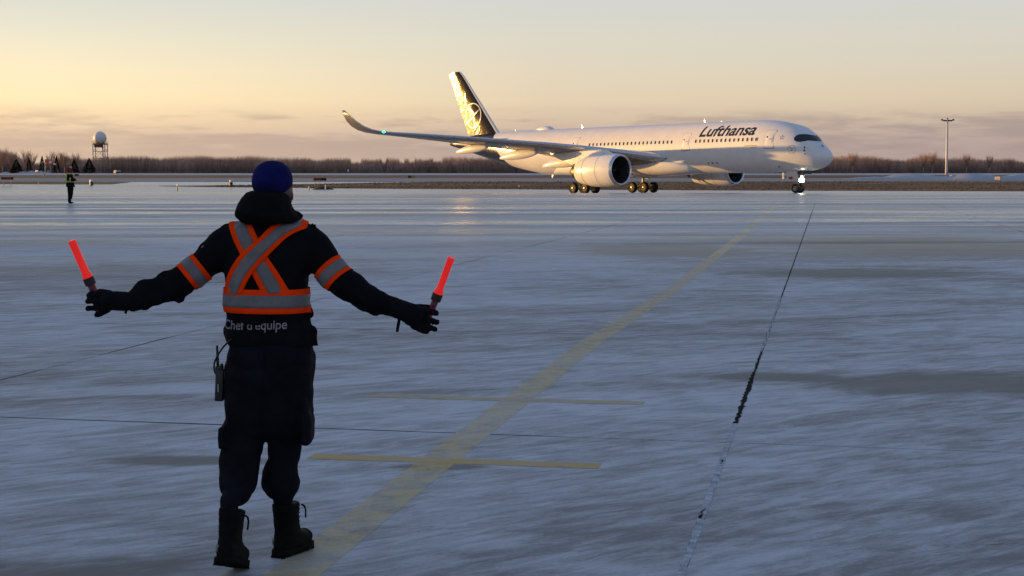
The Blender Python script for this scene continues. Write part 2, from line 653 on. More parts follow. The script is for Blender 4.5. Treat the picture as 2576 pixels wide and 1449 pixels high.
# dark sealant in the other joints
M_SEAL = mat('joint_sealant', (0.065, 0.066, 0.070), .85, .4, 1.5)


def seal(p, q, w):
    n = int((q - p).length / .35)
    s = (q - p).normalized().cross(Vector((0, 0, 1)))
    vs, fs = [], []
    for i in range(n + 1):
        c = p.lerp(q, i / n)
        ww = w * rj.uniform(.45, 1.2) * (.12 if noise.noise(c * .55 + Vector((0, 0, 4.4))) > -.04 else 1.0)
        o_ = rj.uniform(-.004, .004)
        vs += [c + s * (o_ - ww / 2) + Vector((0, 0, .0004)), c + s * (o_ + ww / 2) + Vector((0, 0, .0004))]
    fs = [(2 * i, 2 * i + 1, 2 * i + 3, 2 * i + 2) for i in range(n)]
    MB().add(vs, fs).build('joint_seal', M_SEAL, ap, smooth=False)


for i in (-4, -3, -2, -1, 1, 2, 3):
    a_, b_ = grid_pt(i, -2), grid_pt(i, AL1)
    seal(a_, b_, .030)
for j in range(-1, 9):
    a_, b_ = grid_pt(-5, j), grid_pt(4, j)
    seal(a_, b_, .032 + .006 * max(0, j))

# painted taxi line and cross bars: sheets 4 mm above the slabs


def band(name, pts, w, m, z=0.0007, parent=None, sub=1.0):
    mb = MB()
    vs, fs = [], []
    P = []
    for a, b in zip(pts, pts[1:]):
        a, b = Vector((*a, 0)), Vector((*b, 0))
        k = max(1, int((b - a).length / sub))
        P += [a.lerp(b, i / k) for i in range(k)]
    P.append(Vector((*pts[-1], 0)))
    for i, p in enumerate(P):
        d = (P[min(i + 1, len(P) - 1)] - P[max(i - 1, 0)]).normalized()
        s = Vector((d.y, -d.x, 0)) * w / 2
        for q in (p - s, p + s):
            vs.append((q.x, q.y, gz(q.y) + z))
    for i in range(len(P) - 1):
        fs.append((2 * i, 2 * i + 1, 2 * i + 3, 2 * i + 2))
    mb.add(vs, fs)
    o = mb.build(name, m, parent, smooth=False)
    return o


tag(band('taxi_line', [(-1.42, 4.0), (-0.87, 6.8), (-0.37, 9.4), (0.80, 15.4), (2.40, 22.6), (5.62, 38.5), (11.3, 67.4), (15.2, 86.0), (22.0, 108), (34, 130)],
         0.235, M_PAINT), kind='structure')
tag(band('stop_bar', [(-1.22, 9.19), (0.515, 8.87)], 0.165, M_PAINT2, 0.0012), kind='structure')
tag(band('stop_bar', [(-1.13, 11.72), (0.98, 11.31)], 0.17, M_PAINT3, 0.0012), kind='structure')

# strips beyond the apron
M_GRASS = field_mat('dry_grass', (0.10, 0.050, 0.024), (0.21, 0.105, 0.046), (0.34, 0.19, 0.085), 0.025, 0.12)
M_TAXI = field_mat('snowy_taxiway', (0.15, 0.148, 0.155), (0.23, 0.228, 0.24), (0.34, 0.34, 0.355), 0.012, 0.10, 0.55)
M_RUNWAY = field_mat('snowy_runway', (0.34, 0.34, 0.35), (0.44, 0.44, 0.455), (0.54, 0.54, 0.555), 0.01, 0.05, 0.6)
M_GRASS2 = field_mat('far_grass', (0.10, 0.055, 0.035), (0.17, 0.10, 0.062), (0.25, 0.17, 0.12), 0.02, 0.05)


def near_edge(x):
    tab = [(-60, 262), (-44, 254), (-30, 247), (0, 238), (40, 228), (90, 221), (300, 217), (900, 217)]
    return interp(tab, x)[0]


def far_edge(x):
    tab = [(-60, 262.5), (-44, 268), (-30, 279), (-15, 289), (0, 292), (900, 292)]
    return interp(tab, x)[0]


xs = [-60, -52, -44, -37, -30, -22, -15, -8] + [i * 12 for i in range(0, 30)] + [420, 600, 900]
mb = MB()
vs, fs = [], []
NR = 14
rg = random.Random(5)
for k in range(NR + 1):
    for x in xs:
        a, b = near_edge(x), far_edge(x)
        y = a + (b - a) * k / NR
        edge = min(k, NR - k) / (NR / 2)
        hump = 0.12 * (1 - abs(2 * k / NR - 1)) * min(1, (b - a) / 30)
        vs.append((x, y + (rg.uniform(-1.2, 1.2) if 0 < k < NR else rg.uniform(-.6, .6)), gz(y) + 0.02 + hump + (rg.uniform(0, .012) if 0 < k < NR else 0)))
n = len(xs)
for a in range(NR):
    for b in range(n - 1):
        fs.append((a * n + b, a * n + b + 1, (a + 1) * n + b + 1, (a + 1) * n + b))
mb.add(vs, fs)
tag(mb.build('grass_verge', M_GRASS, recalc=False), kind='structure')
# dry stalks standing on it
mb = MB()
for _ in range(5000):
    x = rg.uniform(-50, 105)
    a, b = near_edge(x), far_edge(x)
    y = rg.uniform(a, b)
    h = rg.uniform(.04, .16)
    z = gz(y) + 0.03 + 0.12 * (1 - abs(2 * (y - a) / max(.1, b - a) - 1)) * min(1, (b - a) / 30)
    w = rg.uniform(.04, .12)
    lx = rg.uniform(-.2, .2)
    mb.add([(x - w, y, z), (x + w, y + .05, z), (x + lx, y, z + h)], [(0, 1, 2)])
tag(mb.build('dry_grass', mat('stalks', (0.24, 0.115, 0.045), 0.9, .4, .2, coords='Generated', spec=.1), smooth=False, recalc=False), kind='stuff')

XW = [-900, -500, -300, -200, -120, -60, -20, 20, 60, 120, 200, 300, 500, 900]
jit = lambda amp, f: (lambda x, y: amp * noise.noise(Vector((x * f, y * .01, 3.1))))
tag(sheet('taxiway', [292.5, 320, 355, 390], XW, 0.02, M_TAXI, yoff=jit(6, .02)), kind='structure')
tag(sheet('far_verge', [391, 430, 480, 540], XW, 0.05, M_GRASS2, yoff=jit(8, .012)), kind='structure')
tag(sheet('runway', [541, 600, 700, 800], XW, 0.08, M_RUNWAY, yoff=jit(6, .01)), kind='structure')
tag(sheet('grass_strip', [274, 281, 288], [-300, -200, -150, -120, -95, -84, -78, -71], 0.03, M_GRASS, yoff=jit(4, .05)), kind='structure')
# low bank of ploughed snow left of and behind the light mast
mb = MB()
rings = []
rb = random.Random(9)
for i in range(60):
    x = 76 + i * 1.45 - 0.5
    e = min(1, i / 9, (59 - i) / 9)
    h = (0.95 + .25 * sin(i * .7) + rb.uniform(-.12, .12)) * e + .05
    y = 352 + 3 * sin(i * .21)
    w = 4.5 * (.4 + .6 * e)
    z0 = gz(y)
    rings.append([Vector((x, y + w * c, z0 - .1 + (h + .1) * s)) for c, s in ((-1, 0), (-.72, .45), (-.3, .92), (.2, 1.0), (.6, .6), (1, 0))])
mb.rings(rings, cap=True, closed=False)
mb.f = [f for f in mb.f if len(f) == 4]
mb.m = [0] * len(mb.f)
tag(mb.build('snow_bank', M_SNOW), kind='stuff')
mb = MB()
rings = []
for i in range(40):
    x = -284 + i * .75 - 8
    e = min(1, i / 5, (39 - i) / 8)
    h = (1.0 + .35 * sin(i * .9) + rb.uniform(-.2, .2)) * e + .1
    y = 880
    z0 = gz(y)
    rings.append([Vector((x, y + 4 * c, z0 - .1 + (h + .1) * s)) for c, s in ((-1, 0), (-.6, .7), (0, 1.0), (.6, .7), (1, 0))])
mb.rings(rings, cap=False, closed=False)
tag(mb.build('snow_pile', M_SNOW), kind='stuff')

# ------------------------------------------------------------------ terminal that shades the near apron (left of the frame)
M_WALL = mat('pale_cladding', (0.42, 0.42, 0.43), 0.6, 0.08, 0.3)
M_GLASS = mat('dark_glazing', (0.02, 0.025, 0.03), 0.12, 0.1, 0.5)
M_DARKM = mat('dark_metal', (0.05, 0.05, 0.055), 0.5)
tb = tag(empty('terminal_building', (-118, 34, 0)), 'long pale terminal with ribbon windows facing the icy apron', 'building')
mb = MB()
mb.box((0, 0, 6.5), (36, 190, 13.0))
mb.build('wall', M_WALL, tb, smooth=False)
mb = MB()
mb.box((0, 0, 13.25), (37.2, 191.2, 0.5))
mb.build('roof', M_DARKM, tb, smooth=False)
wme = MB().box((0, 0, 0), (0.16, 5.2, 2.0)).mesh('window', False)
for lv in (3.0, 8.2):
    for k in range(30):
        o = link_mesh('window', wme, M_GLASS, tb)
        o.location = (18.03, -90 + k * 6.2, lv)

# ------------------------------------------------------------------ woods and trees
M_BARK = mat('bare_twigs', (0.42, 0.29, 0.235), 0.95, .35, .05, coords='Object', spec=.1)
M_BRUSH = mat('dark_brush', (0.25, 0.18, 0.15), 0.95, .3, .05, coords='Object', spec=.1)
M_CONIF = mat('conifer_green', (0.022, 0.026, 0.018), 0.95, .3, .4, spec=.1)


def spike(mb, p, d, ln, w, r):
    """thin three-sided twig"""
    q = p + d * ln
    a = r.uniform(0, 2 * pi)
    base = [p + Vector((w * cos(a + k * 2.094), w * sin(a + k * 2.094), 0)) for k in range(3)]
    mb.add([*base, q], [(0, 1, 3), (1, 2, 3), (2, 0, 3)])


def wood_top(px):
    tab = [(-200, 366), (0, 366), (40, 372), (62, 388), (100, 402), (128, 394), (170, 384), (230, 388), (300, 384), (400, 386),
           (520, 383), (600, 384), (760, 387), (800, 391), (865, 387), (905, 391), (960, 390), (1010, 387), (1045, 386), (1070, 391), (1110, 387),
           (1180, 386), (1300, 388), (1500, 388), (1900, 386), (2096, 382), (2150, 379), (2210, 384), (2262, 393), (2300, 385), (2335, 380),
           (2370, 388), (2425, 384), (2480, 391), (2530, 389), (2576, 401), (2800, 400)]
    return interp(tab, px)[0]


rt = random.Random(21)
mb = MB()       # upper twigs
mb2 = MB()      # low brush
px = -180.0
while px < 2780:
    px += rt.uniform(.38, 1.0)
    y = 985 + 95 * rt.random() ** 1.5
    top = wood_top(px) + 4 + 4.5 * noise.noise(Vector((px * .021, 7.7, 0))) + rt.uniform(-1.0, 6.0)
    if 880 < px < 1120 and noise.noise(Vector((px * .045, 2.2, 0))) > .12:
        top += 9
    x = (px - 1288) / F_PX * y
    z0 = gz(y)
    ht = max(3.0, (431 - top) / F_PX * y + H_EYE - z0)
    base = Vector((x, y, z0))
    spike(mb, base, Vector((rt.uniform(-.04, .04), rt.uniform(-.04, .04), 1)), ht, rt.uniform(.06, .12), rt)
    for k in range(24):
        h0 = ht * rt.uniform(.12, .72)
        d = Vector((rt.uniform(-.30, .30), rt.uniform(-.3, .3), 1)).normalized()
        spike(mb, base + Vector((0, 0, h0)) + Vector((rt.uniform(-.2, .2), 0, 0)), d, (ht - h0) * rt.uniform(.6, 1.0), rt.uniform(.025, .055), rt)
    for k in range(9):
        p = base + Vector((rt.uniform(-1.5, 1.5), rt.uniform(-6, 3), 0))
        d = Vector((rt.uniform(-.55, .55), rt.uniform(-.3, .3), 1)).normalized()
        spike(mb2, p, d, ht * rt.uniform(.22, .62), rt.uniform(.08, .22), rt)
tag(mb.build('bare_wood', M_BARK, smooth=False, recalc=False), kind='stuff')
tag(mb2.build('undergrowth', M_BRUSH, smooth=False, recalc=False), kind='stuff')


def bare_tree(px, top, y, label, spread=.34, seed=0, group=None, fork=.3, m=None):
    r = random.Random(seed)
    x = (px - 1288) / F_PX * y
    z0 = gz(y)
    ht = (431 - top) / F_PX * y + H_EYE - z0
    root = tag(empty('bare_tree', (x, y, z0)), label, 'tree', group)
    t = MB()
    t.tube([(0, 0, -.2), (.05, 0, ht * .15), (0, 0, ht * fork)], [.34, .28, .24], 6)
    limbs = []
    for k in range(7):
        a = 2 * pi * k / 7 + r.uniform(-.3, .3)
        d = Vector((cos(a) * spread, sin(a) * spread, 1)).normalized()
        s = Vector((0, 0, ht * fork * r.uniform(.75, 1.0)))
        e = s + d * ht * r.uniform(.32, .45)
        md = s.lerp(e, .5) + Vector((cos(a), sin(a), -.2)) * ht * .025
        t.tube([s, md, e], [.17, .11, .06], 5)
        limbs.append((s, md, e))
    t.build('trunk', m or M_BARK, root)
    c = MB()
    for s, md, e in limbs:
        for k in range(34):
            f = r.random()
            p = s.lerp(md, f * 2) if f < .5 else md.lerp(e, f * 2 - 1)
            out = (e - s).normalized()
            d = (out + Vector((r.uniform(-.5, .5), r.uniform(-.5, .5), r.uniform(-.05, .6)))).normalized()
            ln = min(ht * r.uniform(.12, .33), max(.6, (ht - p.z) / max(.25, d.z)))
            spike(c, p, d, ln, r.uniform(.035, .07), r)
            for q in range(2):
                d2 = (d + Vector((r.uniform(-.6, .6), r.uniform(-.6, .6), r.uniform(-.1, .5)))).normalized()
                b = p + d * ln * r.uniform(.35, .8)
                spike(c, b, d2, min(ln * .55, max(.4, (ht - b.z) / max(.3, d2.z))), .03, r)
    c.build('crown', m or M_BARK, root, smooth=False, recalc=False)
    return root


bare_tree(10, 362, 905, 'tall bare tree at the left end of the dark wood', .30, 1)
bare_tree(33, 372, 912, 'bushy bare tree second from the left end of the wood', .36, 2)
bare_tree(70, 370, 920, 'slim bare tree in the gap left of the windsock', .26, 3)
bare_tree(84, 371, 930, 'spreading forked bare tree standing in the gap left of the windsock', .40, 4, fork=.26)
bare_tree(131, 377, 930, 'bare tree rising directly behind the windsock', .36, 5)
bare_tree(150, 372, 940, 'wide bare tree behind the dark conifer right of the windsock', .42, 6)
bare_tree(166, 374, 945, 'bare tree between the windsock conifer and the radar tower', .36, 8)
bare_tree(196, 375, 940, 'bare tree next left of the radar tower with ragged top', .34, 9)
bare_tree(2320, 377, 960, 'tall bare tree of the pale clump left of the light mast', .34, 12)
bare_tree(2342, 372, 965, 'tallest bare tree of the clump just left of the light mast', .36, 13)
bare_tree(2142, 374, 960, 'bare tree rising above the wood just right of the aircraft nose', .32, 14)
bare_tree(2428, 381, 960, 'bare tree right of the light mast with upright twigs', .32, 15)
bare_tree(2485, 384, 955, 'dark bare tree near the right end of the wood', .36, 16)


def conifer(px, top, base_w, y, label, seed):
    r = random.Random(seed)
    x = (px - 1288) / F_PX * y
    z0 = gz(y)
    ht = (431 - top) / F_PX * y + H_EYE - z0
    rad = base_w / 2 / F_PX * y
    root = tag(empty('conifer_tree', (x, y, z0)), label, 'tree')
    MB().tube([(0, 0, -.2), (0, 0, ht * .9)], [.3, .05], 6).build('trunk', M_BRUSH, root)
    c = MB()
    for k in range(560):
        f = r.random() ** .8
        z = ht * (.06 + .92 * f)
        rr = rad * (1 - f) ** .85 * (.55 + .45 * r.random()) + .05
        a = r.uniform(0, 2 * pi)
        p = Vector((rr * cos(a) * .35, rr * sin(a) * .35, z))
        q = Vector((rr * cos(a), rr * sin(a), z - rr * .25 + .15))
        s = Vector((-sin(a), cos(a), 0)) * (.18 + .16 * rr)
        c.add([p, q - s, q + Vector((0, 0, .25)), q + s], [(0, 1, 2), (0, 2, 3)])
    c.build('crown', M_CONIF, root, smooth=False, recalc=False)


conifer(77, 396, 22, 885, 'small pointed dark conifer left of the windsock below the bare trees', 31)
conifer(110, 392, 24, 888, 'dark conifer directly behind the left end of the windsock', 32)
conifer(146, 392, 22, 890, 'round topped dark conifer right of the windsock', 33)
conifer(45, 400, 46, 880, 'broad dark conifer at the far left of the wood', 34)
conifer(190, 401, 34, 890, 'broad dark conifer left of the radar tower foot', 35)
conifer(228, 398, 44, 890, 'widest dark conifer in front of the radar tower', 36)
# ------------------------------------------------------------------ radar tower
M_WHITE = mat('white_shell', (0.72, 0.72, 0.72), 0.45, 0.05, 0.3)
M_STEEL = mat('galvanised_steel', (0.36, 0.35, 0.34), 0.55, 0.1, 1.0)
M_RUST = mat('brown_steel', (0.16, 0.10, 0.07), 0.7, 0.15, 1.0)
Y = 1290.0
K = Y / F_PX
bx = (256 - 1288) * K
z0 = gz(Y)
zp = (431 - 361) * K + H_EYE - z0           # platform height
rt_ = tag(empty('radar_tower', (bx, Y, z0)), 'white radar dome on a lattice steel tower above the bare trees', 'radar tower')
rad = 16.6 * K
zc = zp + (361 - 348) * K
mb = MB()
rings = []
for i in range(15):
    t = -0.86 + (pi / 2 + 0.80) * i / 14
    rings.append([Vector((rad * cos(t) * cos(a), rad * cos(t) * sin(a), zc + rad * sin(t))) for a in [2 * pi * k / 24 for k in range(24)]])
mb.rings(rings)
mb.build('dome', M_WHITE, rt_)
mb = MB()
mb.tube([(0, 0, zp - .9), (0, 0, zp)], [20 * K, 20 * K], 8)
mb.build('platform', M_RUST, rt_, smooth=False)
mb = MB()
for k in range(8):
    a = 2 * pi * (k + .5) / 8
    b = 2 * pi * (k + 1.5) / 8
    r = 19.6 * K
    mb.tube([(r * cos(a), r * sin(a), zp), (r * cos(a), r * sin(a), zp + 1.3)], .09, 4)
    for h in (.7, 1.3):
        mb.tube([(r * cos(a), r * sin(a), zp + h), (r * cos(b), r * sin(b), zp + h)], .07, 4)
mb.build('railing', M_STEEL, rt_, smooth=False)
mb = MB()
mb.box((-1.2, 0, zp - 2.2), (6.4, 5.0, 2.4))
mb.build('equipment_room', M_RUST, rt_, smooth=False)
legs = []
hw = 15 * K
for sx in (-1, 1):
    for sy in (-1, 1):
        MB().tube([(sx * hw, sy * hw * .8, -.3), (sx * hw, sy * hw * .8, zp - .8)], .42, 6).build('leg', M_STEEL, rt_)
nb = 4
for k in range(nb):
    za, zb = (zp - 1) * k / nb, (zp - 1) * (k + 1) / nb
    for sy in (-1, 1):
        y_ = sy * hw * .8
        MB().tube([(-hw, y_, za), (0, y_, zb), (hw, y_, za)], .20, 4).build('cross_brace', M_STEEL, rt_)
        MB().tube([(-hw, y_, zb), (hw, y_, zb)], .18, 4).build('cross_bar', M_STEEL, rt_)
MB().tube([(2.2, 0, 0), (2.2, 0, zp - .8)], .55, 8).build('cable_riser', M_STEEL, rt_)
mb = MB()
mb.tube([(1.2, 1, zc + rad - .05), (1.2, 1, zc + rad + 1.0)], .08, 5)
mb.build('lightning_rod', M_STEEL, rt_)

# ------------------------------------------------------------------ light mast
Y = 352.0
p0 = at(2380.5, 451, Y)
z0 = gz(Y)
hm = (at(2386, 300, Y) - p0).z + p0.z - z0
lm = tag(empty('light_mast', (p0.x, Y, z0)), 'tall pale floodlight mast standing alone in front of the right hand trees', 'light mast')
M_MAST = mat('mast_paint', (0.62, 0.60, 0.56), 0.5, 0.1, 1.0)
MB().tube([(0, 0, -.2), (0, 0, hm * .4), (0, 0, hm)], [.33, .27, .17], 12).build('pole', M_MAST, lm)
MB().tube([(0, 0, -.1), (0, 0, .35)], [.6, .55], 10).build('footing', M_WALL, lm)
mb = MB()
mb.tube([(-1.35, 0, hm - .25), (1.35, 0, hm - .25)], .07, 6)
mb.tube([(0, -.8, hm - .2), (0, .8, hm - .2)], .07, 6)
mb.tube([(0, 0, hm - .5), (0, 0, hm + .32)], .14, 8)
mb.build('head_frame', M_DARKM, lm)
lme = MB().box((0, 0, 0), (.46, .34, .22), Matrix.Rotation(radians(28), 3, 'X'), .03).mesh('floodlight')
M_LAMPBODY = mat('lamp_housing', (0.10, 0.095, 0.085), 0.5)
for x, y, r in ((-1.3, -.05, .5), (-.85, -.1, .4), (-.45, -.25, .1), (.42, -.2, -.2), (.85, -.1, -.4), (1.32, 0, -.6), (0, -.75, 0), (0, .75, 3.1)):
    o = link_mesh('floodlight', lme, M_LAMPBODY, lm)
    o.location = (x, y, hm - .30 + (.18 if abs(x) > 1.2 else -.02))
    o.rotation_euler = (0, .35 * (1 if x > 0 else -1), r)

# ------------------------------------------------------------------ windsock
Y = 640.0
K = Y / F_PX
p0 = at(113.5, 432, Y)
z0 = gz(Y)
ws = tag(empty('windsock', (p0.x, Y, z0)), 'orange windsock with one white band flying before dark conifers', 'windsock')
zt = (431 - 407) * K + H_EYE - z0
MB().tube([(0, 0, -.2), (0, 0, zt + 1.0)], [.14, .09], 8).build('pole', M_WHITE, ws)
M_ORANGE = mat('orange_cloth', (0.72, 0.10, 0.045), 0.8, 0.1, 1.0, emit=None)
M_WCLOTH = mat('white_cloth', (0.78, 0.74, 0.70), 0.8, 0.1, 1.0)
axis = [Vector((.2 + 4.3 * s, 0, zt + .4 - 1.55 * s ** 1.3)) for s in [i / 10 for i in range(11)]]
rr = [.78 - .50 * i / 10 for i in range(11)]
for nm, a, b, m in (('orange_sleeve', 0, 4, M_ORANGE), ('white_band', 4, 6, M_WCLOTH), ('orange_sleeve', 6, 8, M_ORANGE), ('pale_tail', 8, 10, M_WCLOTH)):
    MB().tube(axis[a:b + 1], rr[a:b + 1], 12, cap=False).build(nm, m, ws)

# ------------------------------------------------------------------ airfield signs, markers and edge lights
M_REDP = mat('red_panel', (0.15, 0.03, 0.03), 0.6, 0.2, 2.0)
M_BLACKP = mat('black_panel', (0.015, 0.012, 0.012), 0.6)
M_YELP = mat('yellow_panel', (0.40, 0.24, 0.05), 0.6, 0.15, 2.0)
M_BROWNP = mat('brown_panel', (0.12, 0.05, 0.03), 0.7)


def sign(px, row_top, row_bot, row_ground, y, w_px, label, panels, legs=3, yaw=0.0):
    K = y / F_PX
    x = (px - 1288) * K
    z0 = gz(y)
    zt, zb = [(431 - r) * K + H_EYE - z0 for r in (row_top, row_bot)]
    root = tag(empty('airfield_sign', (x, y, z0), (0, 0, yaw)), label, 'sign', 'airfield signs beyond the apron')
    w = w_px * K
    xa = -w / 2
    for nm, frac, m in panels:
        ww = w * frac
        MB().box((xa + ww / 2, 0, (zt + zb) / 2), (ww - .03, .28, zt - zb), None, .03).build(nm, m, root, smooth=False)
        xa += ww
    for k in range(legs):
        lx = -w / 2 + w * (k + .35) / (legs - .3)
        MB().tube([(lx, 0, -.1), (lx, 0, zb + .02)], .055, 6).build('leg', M_STEEL, root)
    return root


sign(21.5, 445.3, 451.8, 456, 268, 31, 'dark reddish airfield sign on short posts at the far left edge', [('end_panel', .16, M_BLACKP), ('panel', .70, M_REDP), ('end_panel', .14, M_BLACKP)], 2)
sign(806, 447.2, 454.3, 457.5, 256, 33, 'red and black airfield sign on three posts behind the blue hat', [('panel', .62, M_REDP), ('black_panel', .22, M_BLACKP), ('black_panel', .16, M_BLACKP)], 3)
sign(1036.5, 441.4, 448.0, 449, 392, 20, 'brown and yellow airfield sign left of the aircraft wing tip', [('brown_panel', .45, M_BROWNP), ('yellow_panel', .55, M_YELP)], 2)
sign(196, 437.6, 443.6, 444, 480, 11, 'small dark airfield sign just right of the far worker', [('panel', .5, M_BLACKP), ('side_panel', .5, M_BROWNP)], 2)


def marker(name, px, row_top, row_bot, y, w_px, m, label, cat, group=None, depth=.3, lean=.12, m2=None):
    K = y / F_PX
    x = (px - 1288) * K
    z0 = gz(y)
    z1 = max(.12, (431 - row_top) * K + H_EYE - z0)
    zb = max(-.05, (431 - row_bot) * K + H_EYE - z0)
    w = w_px * K / 2
    root = tag(empty(name, (x, y, z0), (0, 0, radians(-40))), label, cat, group)
    b = MB()
    rings = [[Vector((sx * w * s, sy * depth / 2 * s, z)) for sx, sy in ((-1, -1), (1, -1), (1, 1), (-1, 1))]
             for z, s in ((zb, 1.0), (zb + (z1 - zb) * .85, 1 - lean), (z1, 1 - lean * 1.8))]
    b.rings(rings)
    b.build('housing', m, root, smooth=False)
    MB().box((0, 0, zb / 2 + .01), (w * 1.5, depth * 1.2, max(.06, zb + .06))).build('base', m2 or M_DARKM, root, smooth=False)
    MB().box((0, -depth / 2 - .012, (zb + z1) / 2), (w * .5, .02, (z1 - zb) * .18)).build('front_plate', M_STEEL, root, smooth=False)
    return root


M_PALEBOX = mat('pale_box', (0.70, 0.64, 0.56), 0.5, 0.1, 2)
M_TANBOX = mat('tan_box', (0.60, 0.46, 0.30), 0.6, 0.1, 2)
gE = 'small white boxes beyond the apron'
marker('marker_box', 232, 452, 456.6, 268, 5.4, M_WHITE, 'small white box on the snowy strip right of the far worker', 'marker box', gE, .5)
marker('marker_box', 582.5, 452.5, 458, 262, 4.6, M_WHITE, 'small white box on the snowy strip left of the blue hat', 'marker box', gE, .5)
marker('marker_board', 2292, 444.2, 452.0, 352, 8.6, mat('orange_board', (0.66, 0.36, 0.20), .6), 'orange white leaning marker board left of the light mast', 'marker board', None, .5, .3)
marker('marker_board', 2302.5, 446, 452.0, 352, 3, M_DARKM, 'thin dark marker post beside the orange board', 'marker board', None, .3, .3)
marker('marker_board', 2319, 444.2, 451, 352, 7.5, M_WHITE, 'white leaning marker board between the orange board and the mast', 'marker board', None, .5, .3)
marker('marker_board', 2326, 445.5, 451, 352, 4, M_STEEL, 'grey leaning plate behind the white marker board', 'marker board', None, .3, .3)
marker('equipment_box', 2508, 444.2, 453.2, 340, 14, M_TANBOX, 'tan equipment box on the snow near the right edge', 'equipment box', None, 1.0, .05)
marker('equipment_box', 2390, 440.6, 444.6, 420, 7, M_PALEBOX, 'low pale box directly behind the light mast foot', 'equipment box', None, .8, .05)
marker('equipment_box', 2425, 440.4, 445.2, 420, 6.5, M_PALEBOX, 'low pale box second right of the light mast', 'equipment box', None, .8, .05)
marker('edge_light', 2356, 449.6, 453.5, 340, 3, M_STEEL, 'short grey edge light left of the light mast foot', 'edge light', 'edge lights along the taxiway', .3)
marker('edge_light', 2399, 449.2, 453.5, 340, 3, M_STEEL, 'short grey edge light right of the light mast foot', 'edge light', 'edge lights along the taxiway', .3)
marker('marker_post', 1969, 434.5, 451, 330, 4.6, M_WHITE, 'white marker post between the far engine and the nose wheel', 'marker post', None, .35, .05)
marker('marker_post', 447.5, 463, 468.5, 228, 2.0, M_WHITE, 'thin pale marker stake on the open apron left of the blue hat', 'marker post', None, .1, .05)
marker('marker_post', 820, 464.5, 476, 236, 2.6, M_WALL, 'grey stake at the dark hump below the red sign', 'marker post', None, .15, .05)
marker('edge_light', 778.5, 468, 478.5, 236, 4, M_STEEL, 'pale edge light at the left of the dark hump by the hat', 'edge light', 'edge lights along the taxiway', .25, .35)
marker('marker_post', 113.7, 437, 442.5, 470, 2.4, M_BROWNP, 'thin brown stake on the snow below the windsock', 'marker post', None, .3, .05)
marker('marker_post', 100, 458, 463, 272, 2.0, M_ORANGE, 'tiny orange stake on the left grass strip', 'marker post', None, .1, .05)
marker('edge_light', 1306, 466.5, 472, 255, 2.6, M_PALEBOX, 'pale edge light on the grass under the aircraft tail', 'edge light', 'edge lights along the taxiway', .2)
marker('edge_light', 1158.5, 446, 450.2, 395, 2.6, M_ORANGE, 'orange edge light on the verge left of the aircraft tail', 'edge light', 'edge lights along the taxiway', .3)
marker('notice_board', 877, 426.6, 431.6, 960, 4.0, M_WHITE, 'small white board at the foot of the wood right of the hat', 'board', None, .4, .02)
# low sheds in the snow below the conifers
for px, a, b, w, lb in ((101, 428.2, 431.8, 13, 'low pale shed in the snow below the windsock'), (124.5, 428.4, 432.5, 11, 'low pale shed right of the windsock foot'),
                        (298, 428.3, 431.6, 12, 'low grey shed at the foot of the wood below the radar tower')):
    marker('shed', px, a, b, 890, w, M_WALL, lb, 'shed', 'low sheds at the foot of the wood', 3.0, .03)
# dark hump of earth and ice in the verge behind the hat
mb = MB()
rings = []
for i in range(14):
    x = at(777, 470, 236).x + i * .30
    e = sin(pi * i / 13)
    rings.append([Vector((x, 238 + 1.6 * c, gz(238) - .1 + .62 * e * s)) for c, s in ((-1, 0), (-.5, .75), (0, 1), (.6, .6), (1, 0))])
mb.rings(rings, cap=False, closed=False)
tag(mb.build('earth_mound', mat('dark_earth', (0.05, 0.03, 0.022), .9, .3, 2.0)), 'dark low earth mound at the edge of the brown grass behind the hat', 'mound')
# ------------------------------------------------------------------ airliner, built in its own axes: x forward, y to its left, z up
TH = 0.7358
AC = empty('airliner', (32.1337, 172.7286, -0.7269), (0, -0.0105, atan2(-cos(TH), sin(TH))))
tag(AC, 'white wide body airliner with dark tail taxiing towards the marshaller', 'aircraft')
NG = 4.6


def L(X, Y, Z):
    """X metres behind the nose, Y to the right, Z above the ground"""
    return Vector((NG - X, -Y, Z))


FUS = [  # X, bottom, top, half width
    (0.00, 4.02, 4.10, 0.02), (0.12, 3.66, 4.36, 0.40), (0.38, 3.34, 4.66, 0.72), (0.93, 2.96, 5.16, 1.16), (1.56, 2.70, 5.66, 1.55),
    (2.34, 2.55, 6.42, 1.92), (3.04, 2.47, 6.98, 2.18), (3.93, 2.42, 7.48, 2.43), (5.26, 2.38, 7.84, 2.69), (6.6, 2.36, 8.10, 2.86), (8.0, 2.35, 8.27, 2.95),
    (10.0, 2.35, 8.39, 2.98), (44.0, 2.36, 8.39, 2.98), (47.0, 2.72, 8.39, 2.93), (50.0, 3.22, 8.38, 2.72), (54.0, 4.05, 8.30, 2.26),
    (58.0, 4.98, 8.12, 1.62), (62.0, 5.95, 7.82, .88), (64.2, 6.45, 7.42, .48), (65.0, 6.62, 7.25, .34)]


def fus(X, phi, off=0.0):
    b, t, w = interp(FUS, X)
    c = b + (t - b) * 0.50
    h = (t - b) / 2
    y, z = w * cos(phi), c + h * sin(phi)
    if off:
        ny, nz = cos(phi) / max(w, .05), sin(phi) / max(h, .05)
        n = sqrt(ny * ny + nz * nz)
        y += off * ny / n
        z += off * nz / n
    return (X, y, z)


def fusL(X, phi, off=0.0):
    return L(*fus(X, phi, off))


def phi_at(X, Z):
    b, t, w = interp(FUS, X)
    return asin(max(-1, min(1, (Z - (b + t) / 2) / ((t - b) / 2))))


